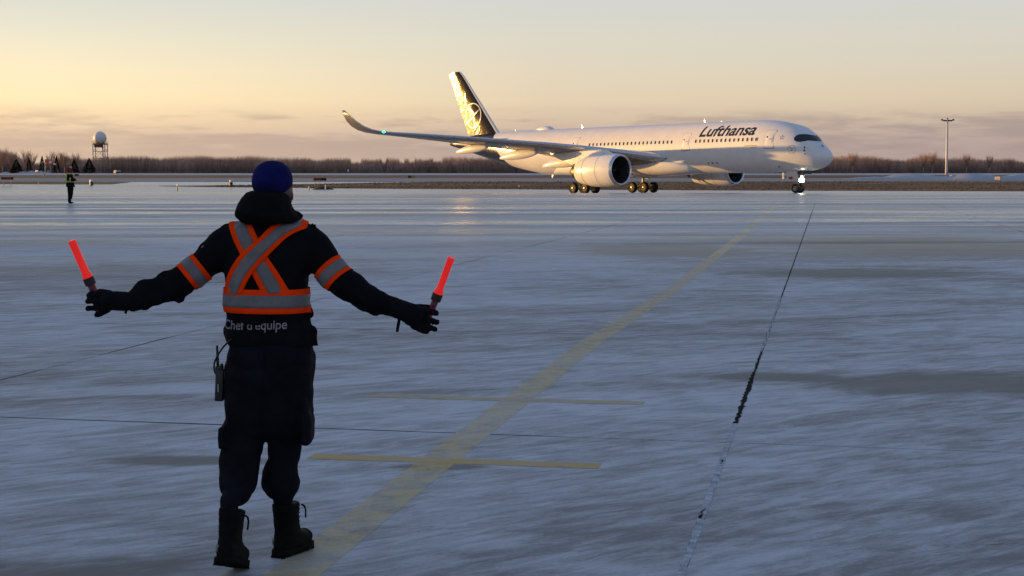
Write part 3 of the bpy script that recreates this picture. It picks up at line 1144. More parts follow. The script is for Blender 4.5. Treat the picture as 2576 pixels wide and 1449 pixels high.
def paint_white():
    """white airliner paint, dark behind a slanted line at the tail"""
    m, t, b = principled('fuselage_paint')
    p = t.n('ShaderNodeTexCoord').outputs['Object']
    s = t.n('ShaderNodeSeparateXYZ', {0: p})
    xb = t.math('MULTIPLY_ADD', s.outputs[2], -0.775, NG - 48.4)
    k = t.smooth(t.math('SUBTRACT', xb, s.outputs[0]), -0.03, 0.03)
    g = t.smooth(t.noise(p, 0.8, 5.0, .6), .3, .7, .94, 1.02)
    base = t.mix(1.0, (0.80, 0.80, 0.80, 1), t.n('ShaderNodeCombineColor', {0: g, 1: g, 2: g}).outputs[0], 'MULTIPLY')
    # faint skin joints
    ring = t.math('ABSOLUTE', t.math('SUBTRACT', t.math('FRACT', t.math('DIVIDE', s.outputs[0], 5.3)), 0.5))
    seam = t.smooth(ring, 0.0, 0.006, 0.86, 1.0)
    base = t.mix(1.0, base, t.n('ShaderNodeCombineColor', {0: seam, 1: seam, 2: seam}).outputs[0], 'MULTIPLY')
    c = t.mix(k, base, (0.010, 0.012, 0.026, 1))
    m.node_tree.links.new(c, b.inputs['Base Color'])
    b.inputs['Roughness'].default_value = 0.30
    b.inputs['Coat Weight'].default_value = 0.4
    b.inputs['Coat Roughness'].default_value = 0.12
    return m


def fin_paint():
    m, t, b = principled('fin_paint')
    p = t.n('ShaderNodeTexCoord').outputs['Object']
    b.inputs['Base Color'].default_value = (0.012, 0.014, 0.028, 1)
    b.inputs['Roughness'].default_value = 0.13
    b.inputs['Specular IOR Level'].default_value = 0.20
    b.inputs['Specular Tint'].default_value = (1.0, 0.86, 0.34, 1)  # gold of the sun glint put into the specular colour; paint is navy
    b.inputs['Coat Weight'].default_value = 0.0
    b.inputs['Coat Roughness'].default_value = 0.10
    w1 = t.noise(t.vmath('MULTIPLY', p, (0.9, 0.9, 0.55)), 1.0, 4.0, 0.65, 0.8)
    bp = t.n('ShaderNodeBump', {'Height': w1, 'Strength': 1.0, 'Distance': 0.03})
    for k in ('Normal', 'Coat Normal'):
        m.node_tree.links.new(bp.outputs[0], b.inputs[k])
    return m


M_FUS = paint_white()
M_FIN = fin_paint()
M_ACW = mat('aircraft_white', (0.80, 0.80, 0.80), 0.30, 0.03, 0.6, coat=0.4)
M_WING = mat('wing_grey', (0.145, 0.15, 0.16), 0.34, 0.06, 0.5, coat=.2)
M_WLE = mat('wing_edge_metal', (0.62, 0.64, 0.67), 0.28, 0.05, 0.5, metal=.6)
M_LIP = mat('inlet_lip_metal', (0.70, 0.71, 0.73), 0.26, 0.05, 1.0, metal=1.0)
M_FAN = mat('fan_titanium', (0.03, 0.03, 0.033), 0.45, 0.1, 2.0, metal=.4)
M_DUCT = mat('inlet_duct', (0.03, 0.03, 0.033), 0.6)
M_HOT = mat('hot_section_metal', (0.10, 0.085, 0.07), 0.45, 0.2, 2.0, metal=.8)
M_ACGL = mat('cabin_glass', (0.035, 0.032, 0.035), 0.10, 0.1, 1.0)
M_MASK = mat('windshield_black', (0.006, 0.007, 0.009), 0.10, 0.1, 1.0, coat=.5)
M_SEAM = mat('seam_grey', (0.34, 0.34, 0.34), 0.6)
M_NAVY = mat('title_navy', (0.010, 0.010, 0.020), 0.4)
M_TYRE = mat('tyre_rubber', (0.014, 0.013, 0.013), 0.85, 0.2, 3.0)
M_HUB = mat('wheel_hub', (0.42, 0.36, 0.30), 0.40, 0.1, 3.0, metal=.4)
M_GEAR = mat('gear_steel', (0.40, 0.38, 0.36), 0.42, 0.15, 2.0, metal=.3)
M_RED = mat('red_plate', (0.40, 0.02, 0.02), 0.5)

# fuselage skin
XS = [0, .05, .12, .22, .38, .6, .93, 1.2, 1.56, 1.95, 2.34, 2.7, 3.04, 3.5, 3.93, 4.6, 5.26, 6, 6.6, 7.3, 8, 9, 10] + list(range(12, 44, 2)) + \
     [44, 45.5, 47, 48.5, 50, 52, 54, 56, 58, 60, 62, 63.2, 64.2, 65.0]
mb = MB()
mb.rings([[fusL(X, 2 * pi * k / 72) for k in range(72)] for X in XS])
body = mb.build('fuselage', M_FUS, AC)
# belly fairing
BF = [(18.2, 3.4, 2.44, 1.9), (20, 3.6, 2.28, 2.6), (23, 3.8, 2.12, 3.0), (28, 3.9, 2.02, 3.12), (34, 3.9, 2.05, 3.10), (38, 3.8, 2.18, 2.85), (41, 3.7, 2.34, 2.3), (43, 3.5, 2.44, 1.6)]
mb = MB()
rings = []
for i in range(26):
    X = 18.2 + 24.8 * i / 25
    zt, zb, w = interp(BF, X)
    r = []
    for k in range(25):
        a = pi + pi * k / 24
        ca, sa = cos(a), sin(a)
        yy = w * abs(ca) ** .62 * (1 if ca > 0 else -1)
        r.append(L(X, yy, zt + (zt - zb) * -abs(sa) ** .75))
    rings.append(r)
mb.rings(rings)
mb.build('belly_fairing', M_ACW, AC)


def patch(name, poly, m, off, parent=AC, step=.12, mirror=False, thick=0.0):
    """area of the fuselage skin inside a polygon of (X, phi) points, lifted by off"""
    n = len(poly)
    xs_, ys_ = [q[0] for q in poly], [q[1] for q in poly]
    st2 = step / 3.0
    pts = [Vector(q) for q in poly]

    def inside(x, y):
        c = False
        for i in range(n):
            x1, y1 = poly[i]
            x2, y2 = poly[i - 1]
            if (y1 > y) != (y2 > y) and x < (x2 - x1) * (y - y1) / (y2 - y1) + x1:
                c = not c
        return c
    x = min(xs_) + step / 2
    while x < max(xs_):
        y = min(ys_) + st2 / 2
        while y < max(ys_):
            if inside(x, y) and min((Vector((x, y * 3)) - Vector((q[0], q[1] * 3))).length for q in poly) > step * .4:
                pts.append(Vector((x, y)))
            y += st2
        x += step
    vs, _, fs, *_r = delaunay_2d_cdt(pts, [], [list(range(n))], 1, 1e-6)
    mb = MB()
    mb.add([fusL(v.x, v.y, off) for v in vs], fs)
    if mirror:
        mb.add([Vector((p.x, -p.y, p.z)) for p in [fusL(v.x, v.y, off) for v in vs]], fs)
    return mb.build(name, m, parent)


# cockpit mask: outline points (X, angle round the fuselage) of the right half; the left half mirrors it
poly = [(3.60, .467), (3.61, .568), (3.51, .690), (3.28, .827), (2.98, .968), (2.71, 1.125), (2.51, 1.271), (2.38, 1.411), (2.30, pi / 2),
        (1.60, pi / 2), (1.66, 1.38), (1.73, 1.215), (2.00, .966), (2.23, .816), (2.51, .633), (2.83, .487), (3.21, .409), (3.47, .411)]
patch('windshield', poly, M_MASK, 0.012, step=.10, mirror=True)
# panes: glass inside the black surround
for q in ([(3.40, .50), (2.98, .56), (2.86, .88), (3.30, .70)], [(2.88, .58), (2.42, .78), (2.42, 1.10), (2.76, .92)], [(2.30, .86), (1.86, 1.16), (2.10, 1.36), (2.34, 1.16)]):
    patch('cockpit_window', q, M_ACGL, 0.020, step=.2)
    patch('cockpit_window', [(x, pi - p) for x, p in q], M_ACGL, 0.020, step=.2)

# cabin windows of the right side
wm = MB()
zc_, ww, wh = 6.09, .125, .205
ph = phi_at(20, zc_)


def rr_(w, h, off):
    r = []
    for k in range(12):
        a = 2 * pi * k / 12
        ca, sa = cos(a), sin(a)
        dx = w * abs(ca) ** .6 * (1 if ca > 0 else -1)
        dz = h * abs(sa) ** .7 * (1 if sa > 0 else -1)
        X, y, z = fus(20.0, ph + dz / 3.02, off)
        r.append(Vector((dx, -y, z)))
    return r


wm.cur = 1
wm.rings([rr_(ww + .035, wh + .035, .002), rr_(ww + .03, wh + .03, .012), rr_(ww, wh, .012), rr_(ww, wh, .004)], cap=False)
wm.cur = 0
wm.rings([rr_(ww, wh, .004), rr_(.001, .001, .004)], cap=False)
wme = wm.mesh('cabin_window', smooth=False)
wme.materials.append(M_ACGL)
wme.materials.append(M_ACW)
XW_ = [8.262 + .6385 * k for k in range(15)] + [20.99 + .6550 * k for k in range(22)] + [39.06 + .623 * k for k in range(9)]
for X in XW_:
    o = link_mesh('cabin_window', wme, M_ACGL, body)
    o.location = (NG - X, 0, 0)


# doors: a raised panel inside a recessed seam, sill plate, small window and handle
def rrect(x0, x1, z0_, z1_, r, X0=None):
    pts = []
    for cx, cz, a0 in ((x1 - r, z0_ + r, -90), (x1 - r, z1_ - r, 0), (x0 + r, z1_ - r, 90), (x0 + r, z0_ + r, 180)):
        for k in range(5):
            a = radians(a0 + 22.5 * k)
            pts.append((cx + r * cos(a), cz + r * sin(a)))
    return [(x, phi_at(x, z)) for x, z in pts]


for xa, xb in ((5.88, 7.12), (18.12, 19.34), (36.75, 37.98)):
    d = patch('door', rrect(xa, xb, 5.10, 7.06, .20), M_ACW, 0.016, step=.3)
    patch('door_seam', rrect(xa - .045, xb + .045, 5.055, 7.105, .23), M_SEAM, 0.006, d, step=.3)
    patch('sill_plate', [(xa - .1, phi_at(xa, 5.0)), (xb + .1, phi_at(xb, 5.0)), (xb + .1, phi_at(xb, 5.075)), (xa - .1, phi_at(xa, 5.075))], M_SEAM, 0.022, d, step=.3)
    patch('door_window', rrect(xb - .36, xb - .20, 6.20, 6.42, .07), M_ACGL, 0.022, d, step=.3)
    patch('door_handle', rrect(xa + .32, xa + .72, 6.02, 6.12, .04), M_SEAM, 0.022, d, step=.3)

# titles: letters laid on the skin by arc length
tv, tf = text_mesh('Lufthansa', 0.0, 0.022)
x_min, x_max = min(v[0] for v in tv), max(v[0] for v in tv)
y_max = max(v[1] for v in tv)
CAPH, LEN = 1.50, 8.15
R_ = 3.0


def lay(vs, fs, Xl, z_base, length, cap, shear, m, name, off=0.010, parent=body):
    x0, x1 = min(v[0] for v in vs), max(v[0] for v in vs)
    yc = max(v[1] for v in vs)
    mb = MB()
    out = []
    for x, y in vs:
        s = y / yc * cap
        dx = (x - x0) / (x1 - x0) * length + s * shear
        X = Xl - dx
        b, t, w = interp(FUS, X)
        p0 = phi_at(X, z_base)
        out.append(fusL(X, p0 + s / ((t - b) / 2), off))
    mb.add(out, fs)
    return mb.build(name, m, parent, smooth=False)


tl = lay(tv, tf, 16.90, 6.62, LEN, 1.56, .24, M_NAVY, 'title_lettering')
# small registration marks, unreadable at this distance: dashes under the windows
for xa, xb, z in ((8.1, 9.9, 5.34), (8.15, 9.05, 5.13)):
    patch('small_marking', [(xa, phi_at(xa, z)), (xb, phi_at(xb, z)), (xb, phi_at(xb, z + .09)), (xa, phi_at(xa, z + .09))], M_SEAM, .01, body, step=.4)
# five-pointed alliance star of separate wedges
for k in range(5):
    a = pi / 2 + 2 * pi * k / 5
    q = []
    for r, da in ((.10, -.45), (.26, -.20), (.26, .20), (.10, .45)):
        X, Z = 5.02 - r * 1.0 * cos(a + da), 6.22 + r * sin(a + da)
        q.append((X, phi_at(X, Z)))
    patch('star_wedge', q, M_SEAM, .012, body, step=.3)
# small crane roundel below the cockpit


def crane_shapes():
    """bird climbing to the right inside a unit circle"""
    return [[(-.02, -.06), (.22, .02), (.50, .22), (.80, .50), (.60, .40), (.36, .24), (.10, .16)],
            [(.14, .12), (.02, .34), (-.20, .52), (-.52, .60), (-.66, .52), (-.42, .42), (-.22, .26), (-.10, .04)],
            [(.06, -.02), (.22, -.30), (.10, -.56), (.02, -.62), (.04, -.40), (-.06, -.10)],
            [(-.04, -.04), (-.34, -.26), (-.72, -.44), (-.74, -.52), (-.36, -.38), (.02, -.16)]]


def ring_poly(r0, r1, n=40):
    vs = [(r * cos(2 * pi * k / n), r * sin(2 * pi * k / n)) for r in (r0, r1) for k in range(n)]
    fs = [(k, (k + 1) % n, n + (k + 1) % n, n + k) for k in range(n)]
    return vs, fs


def emblem_mesh(ring_w):
    vs, fs = ring_poly(1 - ring_w, 1.0)
    for sh in crane_shapes():
        o = len(vs)
        a, _, f, *_r = delaunay_2d_cdt([Vector(q) for q in sh], [], [list(range(len(sh)))], 1, 1e-6)
        vs += [(v.x, v.y) for v in a]
        fs += [tuple(i + o for i in q) for q in f]
    return vs, fs


ev, ef = emblem_mesh(.09)
mb = MB()
mb.add([fusL(3.72 - .47 * x, phi_at(3.72 - .47 * x, 4.86 + .47 * y), .012) for x, y in ev], ef)
mb.build('crane_emblem', M_SEAM, body, smooth=False)
# air data probes and drain holes
for X, Z, s in ((2.35, 5.05, .11), (2.33, 4.72, .12), (2.28, 4.35, .08), (15.1, 3.55, .12), (15.7, 3.55, .11), (14.4, 3.55, .11), (5.9, 3.0, .1)):
    mb = MB()
    mb.ball((0, 0, 0), s, 8, 6, (1, .5, 1))
    o = mb.build('sensor_port', M_DARKM, body)
    o.location = fusL(X, phi_at(X, Z), .01)
for X in (0.95, 1.08):
    mb = MB()
    mb.tube([fusL(X, radians(70), 0), fusL(X - .03, radians(70), .14), fusL(X - .16, radians(70), .16)], .03, 6)
    mb.build('pitot_probe', M_DARKM, body)
# antennas and satcom dome


def blade(name, X, h, c, parent=body, sgn=1, m=M_ACW):
    mb = MB()
    b, t, w = interp(FUS, X)
    z = (t if sgn > 0 else b) - .06 * sgn
    rings = [[L(X + sh + c_ * cl, y_, zz) for c_, y_ in ((0, 0), (.3, .05), (1, 0), (.3, -.05))]
             for zz, cl, sh in ((z, c, 0), (z + sgn * h, c * .55, c * .45))]
    mb.rings(rings)
    return mb.build(name, m, parent, smooth=False)


blade('antenna', 18.0, .45, .42)
blade('antenna', 38.6, .50, .45)
blade('antenna', 51.4, .34, .36)
blade('antenna', 15.2, .14, .7)
blade('antenna', 44.2, .40, .4, sgn=-1)
mb = MB()
rings = []
for i in range(13):
    s = i / 12
    X = 44.2 + 3.6 * s
    r = sin(pi * s ** .8) ** .7 if 0 < s < 1 else .02
    rings.append([L(X, .62 * r * cos(a), 8.33 + .50 * r * max(-.2, sin(a))) for a in [2 * pi * k / 16 for k in range(16)]])
mb.rings(rings)
mb.build('satcom_dome', M_ACW, body)

# ---------------------------------------------------------------- wings
WS = [  # Y, LE X, LE Z, chord, TE dz, thickness ratio
    (0.0, 19.6, 4.10, 17.2, -.45, .12), (2.6, 21.9, 4.25, 14.5, -.48, .125), (5.0, 23.7, 4.62, 12.6, -.52, .118), (8.0, 25.9, 5.12, 10.4, -.52, .11), (10.6, 27.7, 5.52, 8.8, -.50, .105),
    (14.0, 30.1, 5.94, 7.75, -.46, .10), (18.0, 32.9, 6.34, 6.65, -.40, .098), (22.0, 35.7, 6.74, 5.6, -.30, .095), (26.0, 38.5, 7.08, 4.55, -.16, .092), (29.0, 40.6, 7.30, 3.75, -.06, .09),
    (30.2, 41.55, 7.44, 3.35, 0, .09), (31.0, 42.4, 7.70, 2.95, .03, .088), (31.6, 43.3, 8.15, 2.5, .05, .085), (32.0, 44.15, 8.75, 2.0, .05, .08), (32.25, 45.05, 9.45, 1.35, .04, .075), (32.38, 45.95, 10.05, .55, .02, .07)]
AF = [(1.0, 0.0), (.9, .016), (.75, .036), (.6, .053), (.45, .062), (.3, .061), (.18, .052), (.09, .039), (.035, .025), (.008, .012), (0, 0),
      (.008, -.011), (.035, -.021), (.09, -.031), (.18, -.041), (.3, -.047), (.45, -.046), (.6, -.036), (.75, -.021), (.9, -.008)]


def wing(sgn):
    mb = MB()
    rings = []
    for i, (Y_, X0, Z0, c, dz, tc) in enumerate(WS):
        k = tc / .108
        # section stands up with the winglet
        j0, j1 = max(0, i - 1), min(len(WS) - 1, i + 1)
        dih = atan2(WS[j1][2] - WS[j0][2], WS[j1][0] - WS[j0][0])
        r = []
        for x, zz in AF:
            t_ = zz * c * k
            r.append(L(X0 + x * c, sgn * (Y_ - t_ * sin(dih)), Z0 + dz * x + t_ * cos(dih)))
        rings.append(r)
    mb.rings(rings)
    # leading edge strip gets bare metal
    n = len(AF)
    for fi, f in enumerate(mb.f):
        if len(f) == 4 and all(7 <= (v % n) <= 13 for v in f):
            mb.m[fi] = 1
    w = mb.build('wing', [M_WING, M_WLE], AC)

    def wing_at(Y_, x):
        X0, Z0, c, dz, tc = interp(WS, Y_)
        return X0 + x * c, Z0 + dz * x, c, tc
    # flap track fairings
    for Yf, nose, tail, wd, dp in ((7.0, .50, 2.6, .42, 1.0), (13.2, .46, 2.5, .40, .92), (18.6, .44, 2.2, .34, .78)):
        Xn = wing_at(Yf, nose)[0]
        Xt = wing_at(Yf, 1.0)[0] + tail
        mb = MB()
        rings = []
        for i in range(15):
            s = i / 14
            X = Xn + (Xt - Xn) * s
            zu = wing_at(Yf, min(1.0, (X - wing_at(Yf, 0)[0]) / wing_at(Yf, 0)[2]))[1]
            if X > wing_at(Yf, 1.0)[0]:
                zu -= .12 * (X - wing_at(Yf, 1.0)[0])
            e = max(.03, (sin(pi * min(1, (s * .93 + .035))) ** .62))
            rings.append([L(X, sgn * (Yf + wd * e * cos(a)), zu - .28 - dp * .38 + dp * .62 * e * sin(a)) for a in [2 * pi * k / 14 for k in range(14)]])
        mb.rings(rings)
        mb.build('flap_fairing', M_ACW, w)
    # slat and flap edges seen from below
    for Ya, Yb in ((4.2, 9.6), (11.6, 19.4), (19.7, 27.5)):
        vs, fs = [], []
        for i in range(13):
            Y_ = Ya + (Yb - Ya) * i / 12
            X, Z, c, tc = wing_at(Y_, .80)
            t_ = -.017 * c * tc / .108 - .012
            vs += [L(X - .05, sgn * Y_, Z + t_), L(X + .05, sgn * Y_, Z + t_)]
        fs = [(2 * i, 2 * i + 1, 2 * i + 3, 2 * i + 2) for i in range(12)]
        MB().add(vs, fs).build('flap_gap', M_DARKM, w, smooth=False)
    # navigation light at the bend of the wing tip
    X, Z, c, tc = wing_at(30.1, 0.0)
    col = (0.02, 1.0, 0.45) if sgn > 0 else (1.0, 0.05, 0.03)
    ml = mat('green_light' if sgn > 0 else 'red_light', tuple(.3 * q for q in col), .3, emit=col, estr=4.0)
    MB().ball(L(X - .02, sgn * 30.1, Z), .17, 10, 7, (1, 1.3, .7)).build('navigation_light', ml, w)
    return w, wing_at


wing_r, wing_at = wing(1)
wing_l, _ = wing(-1)
# engine root fillet light and panel on the right wing root
o = MB().box((0, 0, 0), (.28, .1, .12), None, .03).build('wing_light', M_MASK, wing_r)
o.location = L(21.7, 3.15, 4.15)

# ---------------------------------------------------------------- engines
NAC = [(22.10, 1.62), (22.04, 1.68), (22.06, 1.74), (22.2, 1.80), (22.6, 1.87), (23.2, 1.925), (24.2, 1.965), (25.2, 1.965), (26.2, 1.90), (27.1, 1.77), (28.0, 1.58), (28.5, 1.46)]


def engine(sgn):
    Yc, Zc = 10.36 * sgn, 2.80

    def ring(X, r, n=48, dz=0):
        return [L(X, Yc + r * cos(2 * pi * k / n), Zc + dz + r * sin(2 * pi * k / n) - .02 * max(0, X - 24)) for k in range(n)]
    mb = MB()
    mb.rings([ring(X, r) for X, r in NAC[3:]] + [ring(28.5, 1.42), ring(27.6, 1.46)], cap=False)
    e = mb.build('engine', M_ACW, AC)
    mb = MB()
    mb.rings([ring(X, r) for X, r in ((22.45, 1.50), (22.25, 1.53), (22.12, 1.57), (22.06, 1.63), (22.04, 1.68), (22.07, 1.735), (22.2, 1.80), (22.42, 1.842))], cap=False)
    mb.build('inlet_lip', M_LIP, e)
    mb = MB()
    mb.rings([ring(22.45, 1.50), ring(23.2, 1.50), ring(23.9, 1.51), ring(24.0, .3)], cap=False)
    mb.build('inlet_duct', M_DUCT, e)
    bl = MB()
    for k in range(22):
        a = 2 * pi * k / 22
        ca, sa = cos(a), sin(a)
        q = []
        for r, tw, c in ((.42, .25, .32), (.9, .5, .42), (1.47, .85, .46)):
            for s in (-1, 1):
                t_ = s * c / 2
                dX = t_ * cos(tw)
                dt = t_ * sin(tw)
                q.append(L(23.55 + dX, Yc + r * ca - dt * sa, Zc + r * sa + dt * ca))
        bl.add(q, [(0, 1, 3, 2), (2, 3, 5, 4)])
    fan = bl.build('fan', M_FAN, e, recalc=False)
    mb = MB()
    mb.rings([ring(X, r, 20) for X, r in ((22.95, .01), (23.1, .18), (23.35, .36), (23.7, .46))])
    mb.build('spinner', M_FAN, fan)
    mb = MB()
    mb.rings([ring(X, r, 32) for X, r in ((26.5, 1.30), (28.5, 1.12), (29.6, .86), (29.7, .82), (29.2, .80))], cap=False)
    mb.build('core_cowl', M_HOT, e)
    mb = MB()
    mb.rings([ring(X, r, 20) for X, r in ((28.9, .55), (29.7, .50), (30.4, .26), (30.7, .02))])
    mb.build('exhaust_cone', M_HOT, e)
    # pylon
    mb = MB()
    rings = []
    for X, zb, zt, w in ((23.6, Zc + 1.75, Zc + 2.00, .06), (24.6, Zc + 1.75, Zc + 2.30, .24), (26.5, Zc + 1.6, 5.32, .32), (28.0, Zc + 1.1, 5.35, .34), (30.0, Zc + .7, 5.2, .34), (32.2, Zc + 1.35, 5.05, .26), (34.0, Zc + 2.05, 4.98, .05)):
        rings.append([L(X, Yc + w * q, z) for q, z in ((-.8, zb), (.8, zb), (1, (zb + zt) / 2), (.8, zt), (-.8, zt), (-1, (zb + zt) / 2))])
    mb.rings(rings)
    mb.build('pylon', M_ACW, e, auto=40)
    # cowl joint, latch plates
    mb = MB()
    for X, r in ((24.55, 1.972), (26.9, 1.815)):
        mb.rings([ring(X - .02, r - .004), ring(X - .02, r + .006), ring(X + .02, r + .006 - .006), ring(X + .02, r - .012)], cap=False)
    mb.build('cowl_seam', M_SEAM, e)
    # strake
    return e


for s in (1, -1):
    en = engine(s)
MB().box(L(24.6, -10.36 + 1.93, 3.1), (.9, .08, .42), Matrix.Rotation(.2, 3, 'Y')).build('red_marking', M_RED, en, smooth=False)

# ---------------------------------------------------------------- tail
SYM = [(1.0, 0.0), (.9, .012), (.7, .034), (.5, .05), (.3, .055), (.15, .046), (.06, .032), (.015, .016), (0, 0)]


def sym_ring(xle, xte, fn):
    c = xte - xle
    up = [(xle + x * c, t * c) for x, t in SYM]
    dn = [(xle + x * c, -t * c) for x, t in reversed(SYM[1:-1])]
    return [fn(x, t) for x, t in up + dn]


def fin_le(Z):
    return 55.05 + (Z - 8.40) * .905 if Z < 16.2 else 55.05 + (16.2 - 8.40) * .905 + (Z - 16.2) * 1.15


def fin_te(Z):
    return 61.35 + (Z - 7.95) * .48


mb = MB()
rings = []
for Z in (7.6, 8.2, 9.5, 11, 12.5, 14, 15.4, 16.2, 16.7, 16.95):
    c = fin_te(Z) - fin_le(Z)
    rings.append(sym_ring(fin_le(Z), fin_le(Z) + c * .70, lambda x, t, Z=Z, c=c: L(x, t * 1.0, Z)))
# front box of the fin: use the fore 70 % of the profile
rings = []
for Z in (7.6, 8.2, 9.5, 11, 12.5, 14, 15.4, 16.2, 16.7, 16.95):
    x0, c = fin_le(Z), fin_te(Z) - fin_le(Z)
    prof = [(x, t) for x, t in SYM if x <= .70]
    r = [L(x0 + x * c, t * c, Z) for x, t in prof] + [L(x0 + x * c, -t * c, Z) for x, t in reversed(prof[:-1])]
    rings.append(r)
mb = MB()
mb.rings(rings)
fin = mb.build('vertical_fin', [M_FIN, M_ACW], AC, auto=50)
# white leading edge stripe
mb = MB()
rings = []
for Z in (7.9, 8.4, 9.5, 11, 12.5, 14, 15.4, 16.2, 16.7, 16.93):
    x0, c = fin_le(Z), fin_te(Z) - fin_le(Z)
    prof = [(.075, .0352), (.05, .0295), (.02, .0185), (.004, .009), (-.002, 0)]
    r = [L(x0 + x * c, t * c + .012, Z) for x, t in prof] + [L(x0 + x * c, -t * c - .012, Z) for x, t in reversed(prof[:-1])]
    rings.append(r)
mb.rings(rings)
mb.build('leading_edge_stripe', M_ACW, fin, auto=50)
mb = MB()
rings = []
for Z in (8.05, 9.5, 11, 12.5, 14, 15.4, 16.2, 16.7):
    x0, c = fin_le(Z), fin_te(Z) - fin_le(Z)
    prof = [(1.0, .002), (.9, .012), (.705, .0336)]
    rings.append([L(x0 + x * c, t * c, Z) for x, t in prof] + [L(x0 + x * c, -t * c, Z) for x, t in reversed(prof)])
mb.rings(rings)
mb.build('rudder', M_FIN, fin, auto=40)
# crane roundel on both sides of the fin


def fin_y(X, Z):
    c = fin_te(Z) - fin_le(Z)
    x = (X - fin_le(Z)) / c
    for (a, ta), (b, tb) in zip(SYM, SYM[1:]):
        if b <= x <= a:
            return (tb + (ta - tb) * (x - b) / (a - b)) * c
    return 0.01


M_EMB = mat('emblem_white', (0.72, 0.72, 0.72), .3, .05)
ev, ef = emblem_mesh(.085)
mb = MB()
for s in (1, -1):
    mb.add([L(60.14 - 1.76 * x, s * (fin_y(60.14 - 1.76 * x, 10.72 + 1.76 * y) + .014), 10.72 + 1.76 * y) for x, y in ev], ef)
mb.build('crane_emblem', M_EMB, fin, smooth=False)
# tailplanes
for s in (1, -1):
    mb = MB()
    rings = []
    for Y_, xl, xt, Z in ((.6, 56.6, 62.6, 6.95), (1.6, 57.4, 62.8, 7.05), (4.5, 59.9, 63.9, 7.38), (7.5, 62.4, 65.0, 7.70), (8.9, 63.6, 65.6, 7.86), (9.3, 64.2, 65.8, 7.90)):
        rings.append(sym_ring(xl, xt, lambda x, t, Y_=Y_, Z=Z: L(x, s * Y_, Z + t * .95)))
    mb.rings(rings)
    mb.build('tailplane', M_WING, AC)
mb = MB()
mb.tube([L(65.0, 0, 6.95), L(65.25, 0, 6.98)], [.27, .24], 12)
mb.build('auxiliary_exhaust', M_HOT, body)

# ---------------------------------------------------------------- landing gear


def wheel_mesh(r, w, name):
    mb = MB()
    n = 28

    def ring(y, rad):
        return [Vector((rad * cos(2 * pi * k / n), y, rad * sin(2 * pi * k / n))) for k in range(n)]
    h = w / 2
    mb.rings([ring(-h * .8, r * .56), ring(-h * .98, r * .68), ring(-h * .98, r * .86), ring(-h * .7, r * .97), ring(-h * .3, r), ring(h * .3, r), ring(h * .7, r * .97), ring(h * .98, r * .86),
              ring(h * .98, r * .68), ring(h * .8, r * .56)], cap=False)
    mb.cur = 1
    for s in (-1, 1):
        mb.rings([ring(s * h * .80, r * .56), ring(s * h * .88, r * .50), ring(s * h * .70, r * .42), ring(s * h * .55, r * .34)], cap=False)
        mb.rings([ring(s * h * .78, r * .20), ring(s * h * .82, r * .15), ring(s * h * .82, r * .01)], cap=False)
    mb.cur = 0
    for s in (-1, 1):
        mb.rings([ring(s * h * .55, r * .34), ring(s * h * .60, r * .20), ring(s * h * .78, r * .20)], cap=False)
    me = mb.mesh(name)
    me.set_sharp_from_angle(angle=radians(40))
    me.materials.append(M_TYRE)
    me.materials.append(M_HUB)
    return me


mw = wheel_mesh(.70, .53, 'wheel')
for s in (1, -1):
    Yg = 5.3 * s
    mb = MB()
    top = L(33.0, Yg * .92, 4.2)
    mb.tube([top, L(33.2, Yg, 1.9)], .24, 12)
    mb.tube([L(33.2, Yg, 1.95), L(33.26, Yg, .72)], .15, 12)
    mb.tube([L(33.26 - 1.1, Yg, .72), L(33.26 + 1.1, Yg, .72)], .17, 10)
    for dX in (-1.02, 1.02):
        mb.tube([L(33.26 + dX, Yg - .95, .70), L(33.26 + dX, Yg + .95, .70)], .11, 8)
    mb.tube([L(33.1, Yg, 2.0), L(31.3, Yg * .85, 3.6)], .10, 8)
    mb.tube([L(33.15, Yg, 1.7), L(33.6, Yg, 1.25), L(33.3, Yg, .85)], .07, 6)
    mb.tube([L(33.15, Yg, 2.2), L(33.1, Yg - 1.7 * s, 3.2)], .10, 8)
    gear = mb.build('main_gear', M_GEAR, AC, auto=45)
    MB().box(L(33.0, Yg + .55 * s, 2.55), (1.1, .07, 1.5), Matrix.Rotation(.12 * s, 3, 'X')).build('gear_door', M_ACW, gear, smooth=False)
    for dX in (-1.02, 1.02):
        for dY in (-.87, .87):
            o = link_mesh('wheel', mw, M_TYRE, gear)
            o.location = L(33.26 + dX, Yg + dY, .70)
nw = wheel_mesh(.53, .40, 'nose_wheel')
mb = MB()
mb.tube([L(4.4, 0, 2.7), L(4.55, 0, 1.2)], .15, 10)
mb.tube([L(4.55, 0, 1.25), L(4.6, 0, .53)], .10, 10)
mb.tube([L(4.6, -.55, .53), L(4.6, .55, .53)], .08, 8)
mb.tube([L(4.5, 0, 1.6), L(5.9, 0, 2.5)], .08, 8)
mb.tube([L(4.4, -.3, 1.55), L(4.4, .3, 1.55)], .06, 8)
ng = mb.build('nose_gear', M_GEAR, AC, auto=45)
for dY in (-.38, .38):
    o = link_mesh('wheel', nw, M_TYRE, ng)
    o.location = L(4.6, dY, .53)
M_DOORP = mat('gear_door_grey', (0.62, 0.62, 0.60), .5)
for s in (1, -1):
    d = MB().box(L(4.95, .62 * s, 2.0), (1.5, .06, .95), Matrix.Rotation(.10 * s, 3, 'X'), .02).build('gear_door', M_DOORP, ng, smooth=False)
    MB().box(L(5.1, .70 * s, 1.72), (.52, .03, .26), Matrix.Rotation(.10 * s, 3, 'X')).build('red_plate', M_RED, d, smooth=False)
    MB().box(L(4.7, .655 * s, 2.25), (.30, .03, .12), Matrix.Rotation(.10 * s, 3, 'X')).build('door_marking', M_DARKM, d, smooth=False)
MB().box(L(3.7, 0, 2.38), (1.2, 1.0, .5)).build('wheel_bay', M_DARKM, ng, smooth=False)
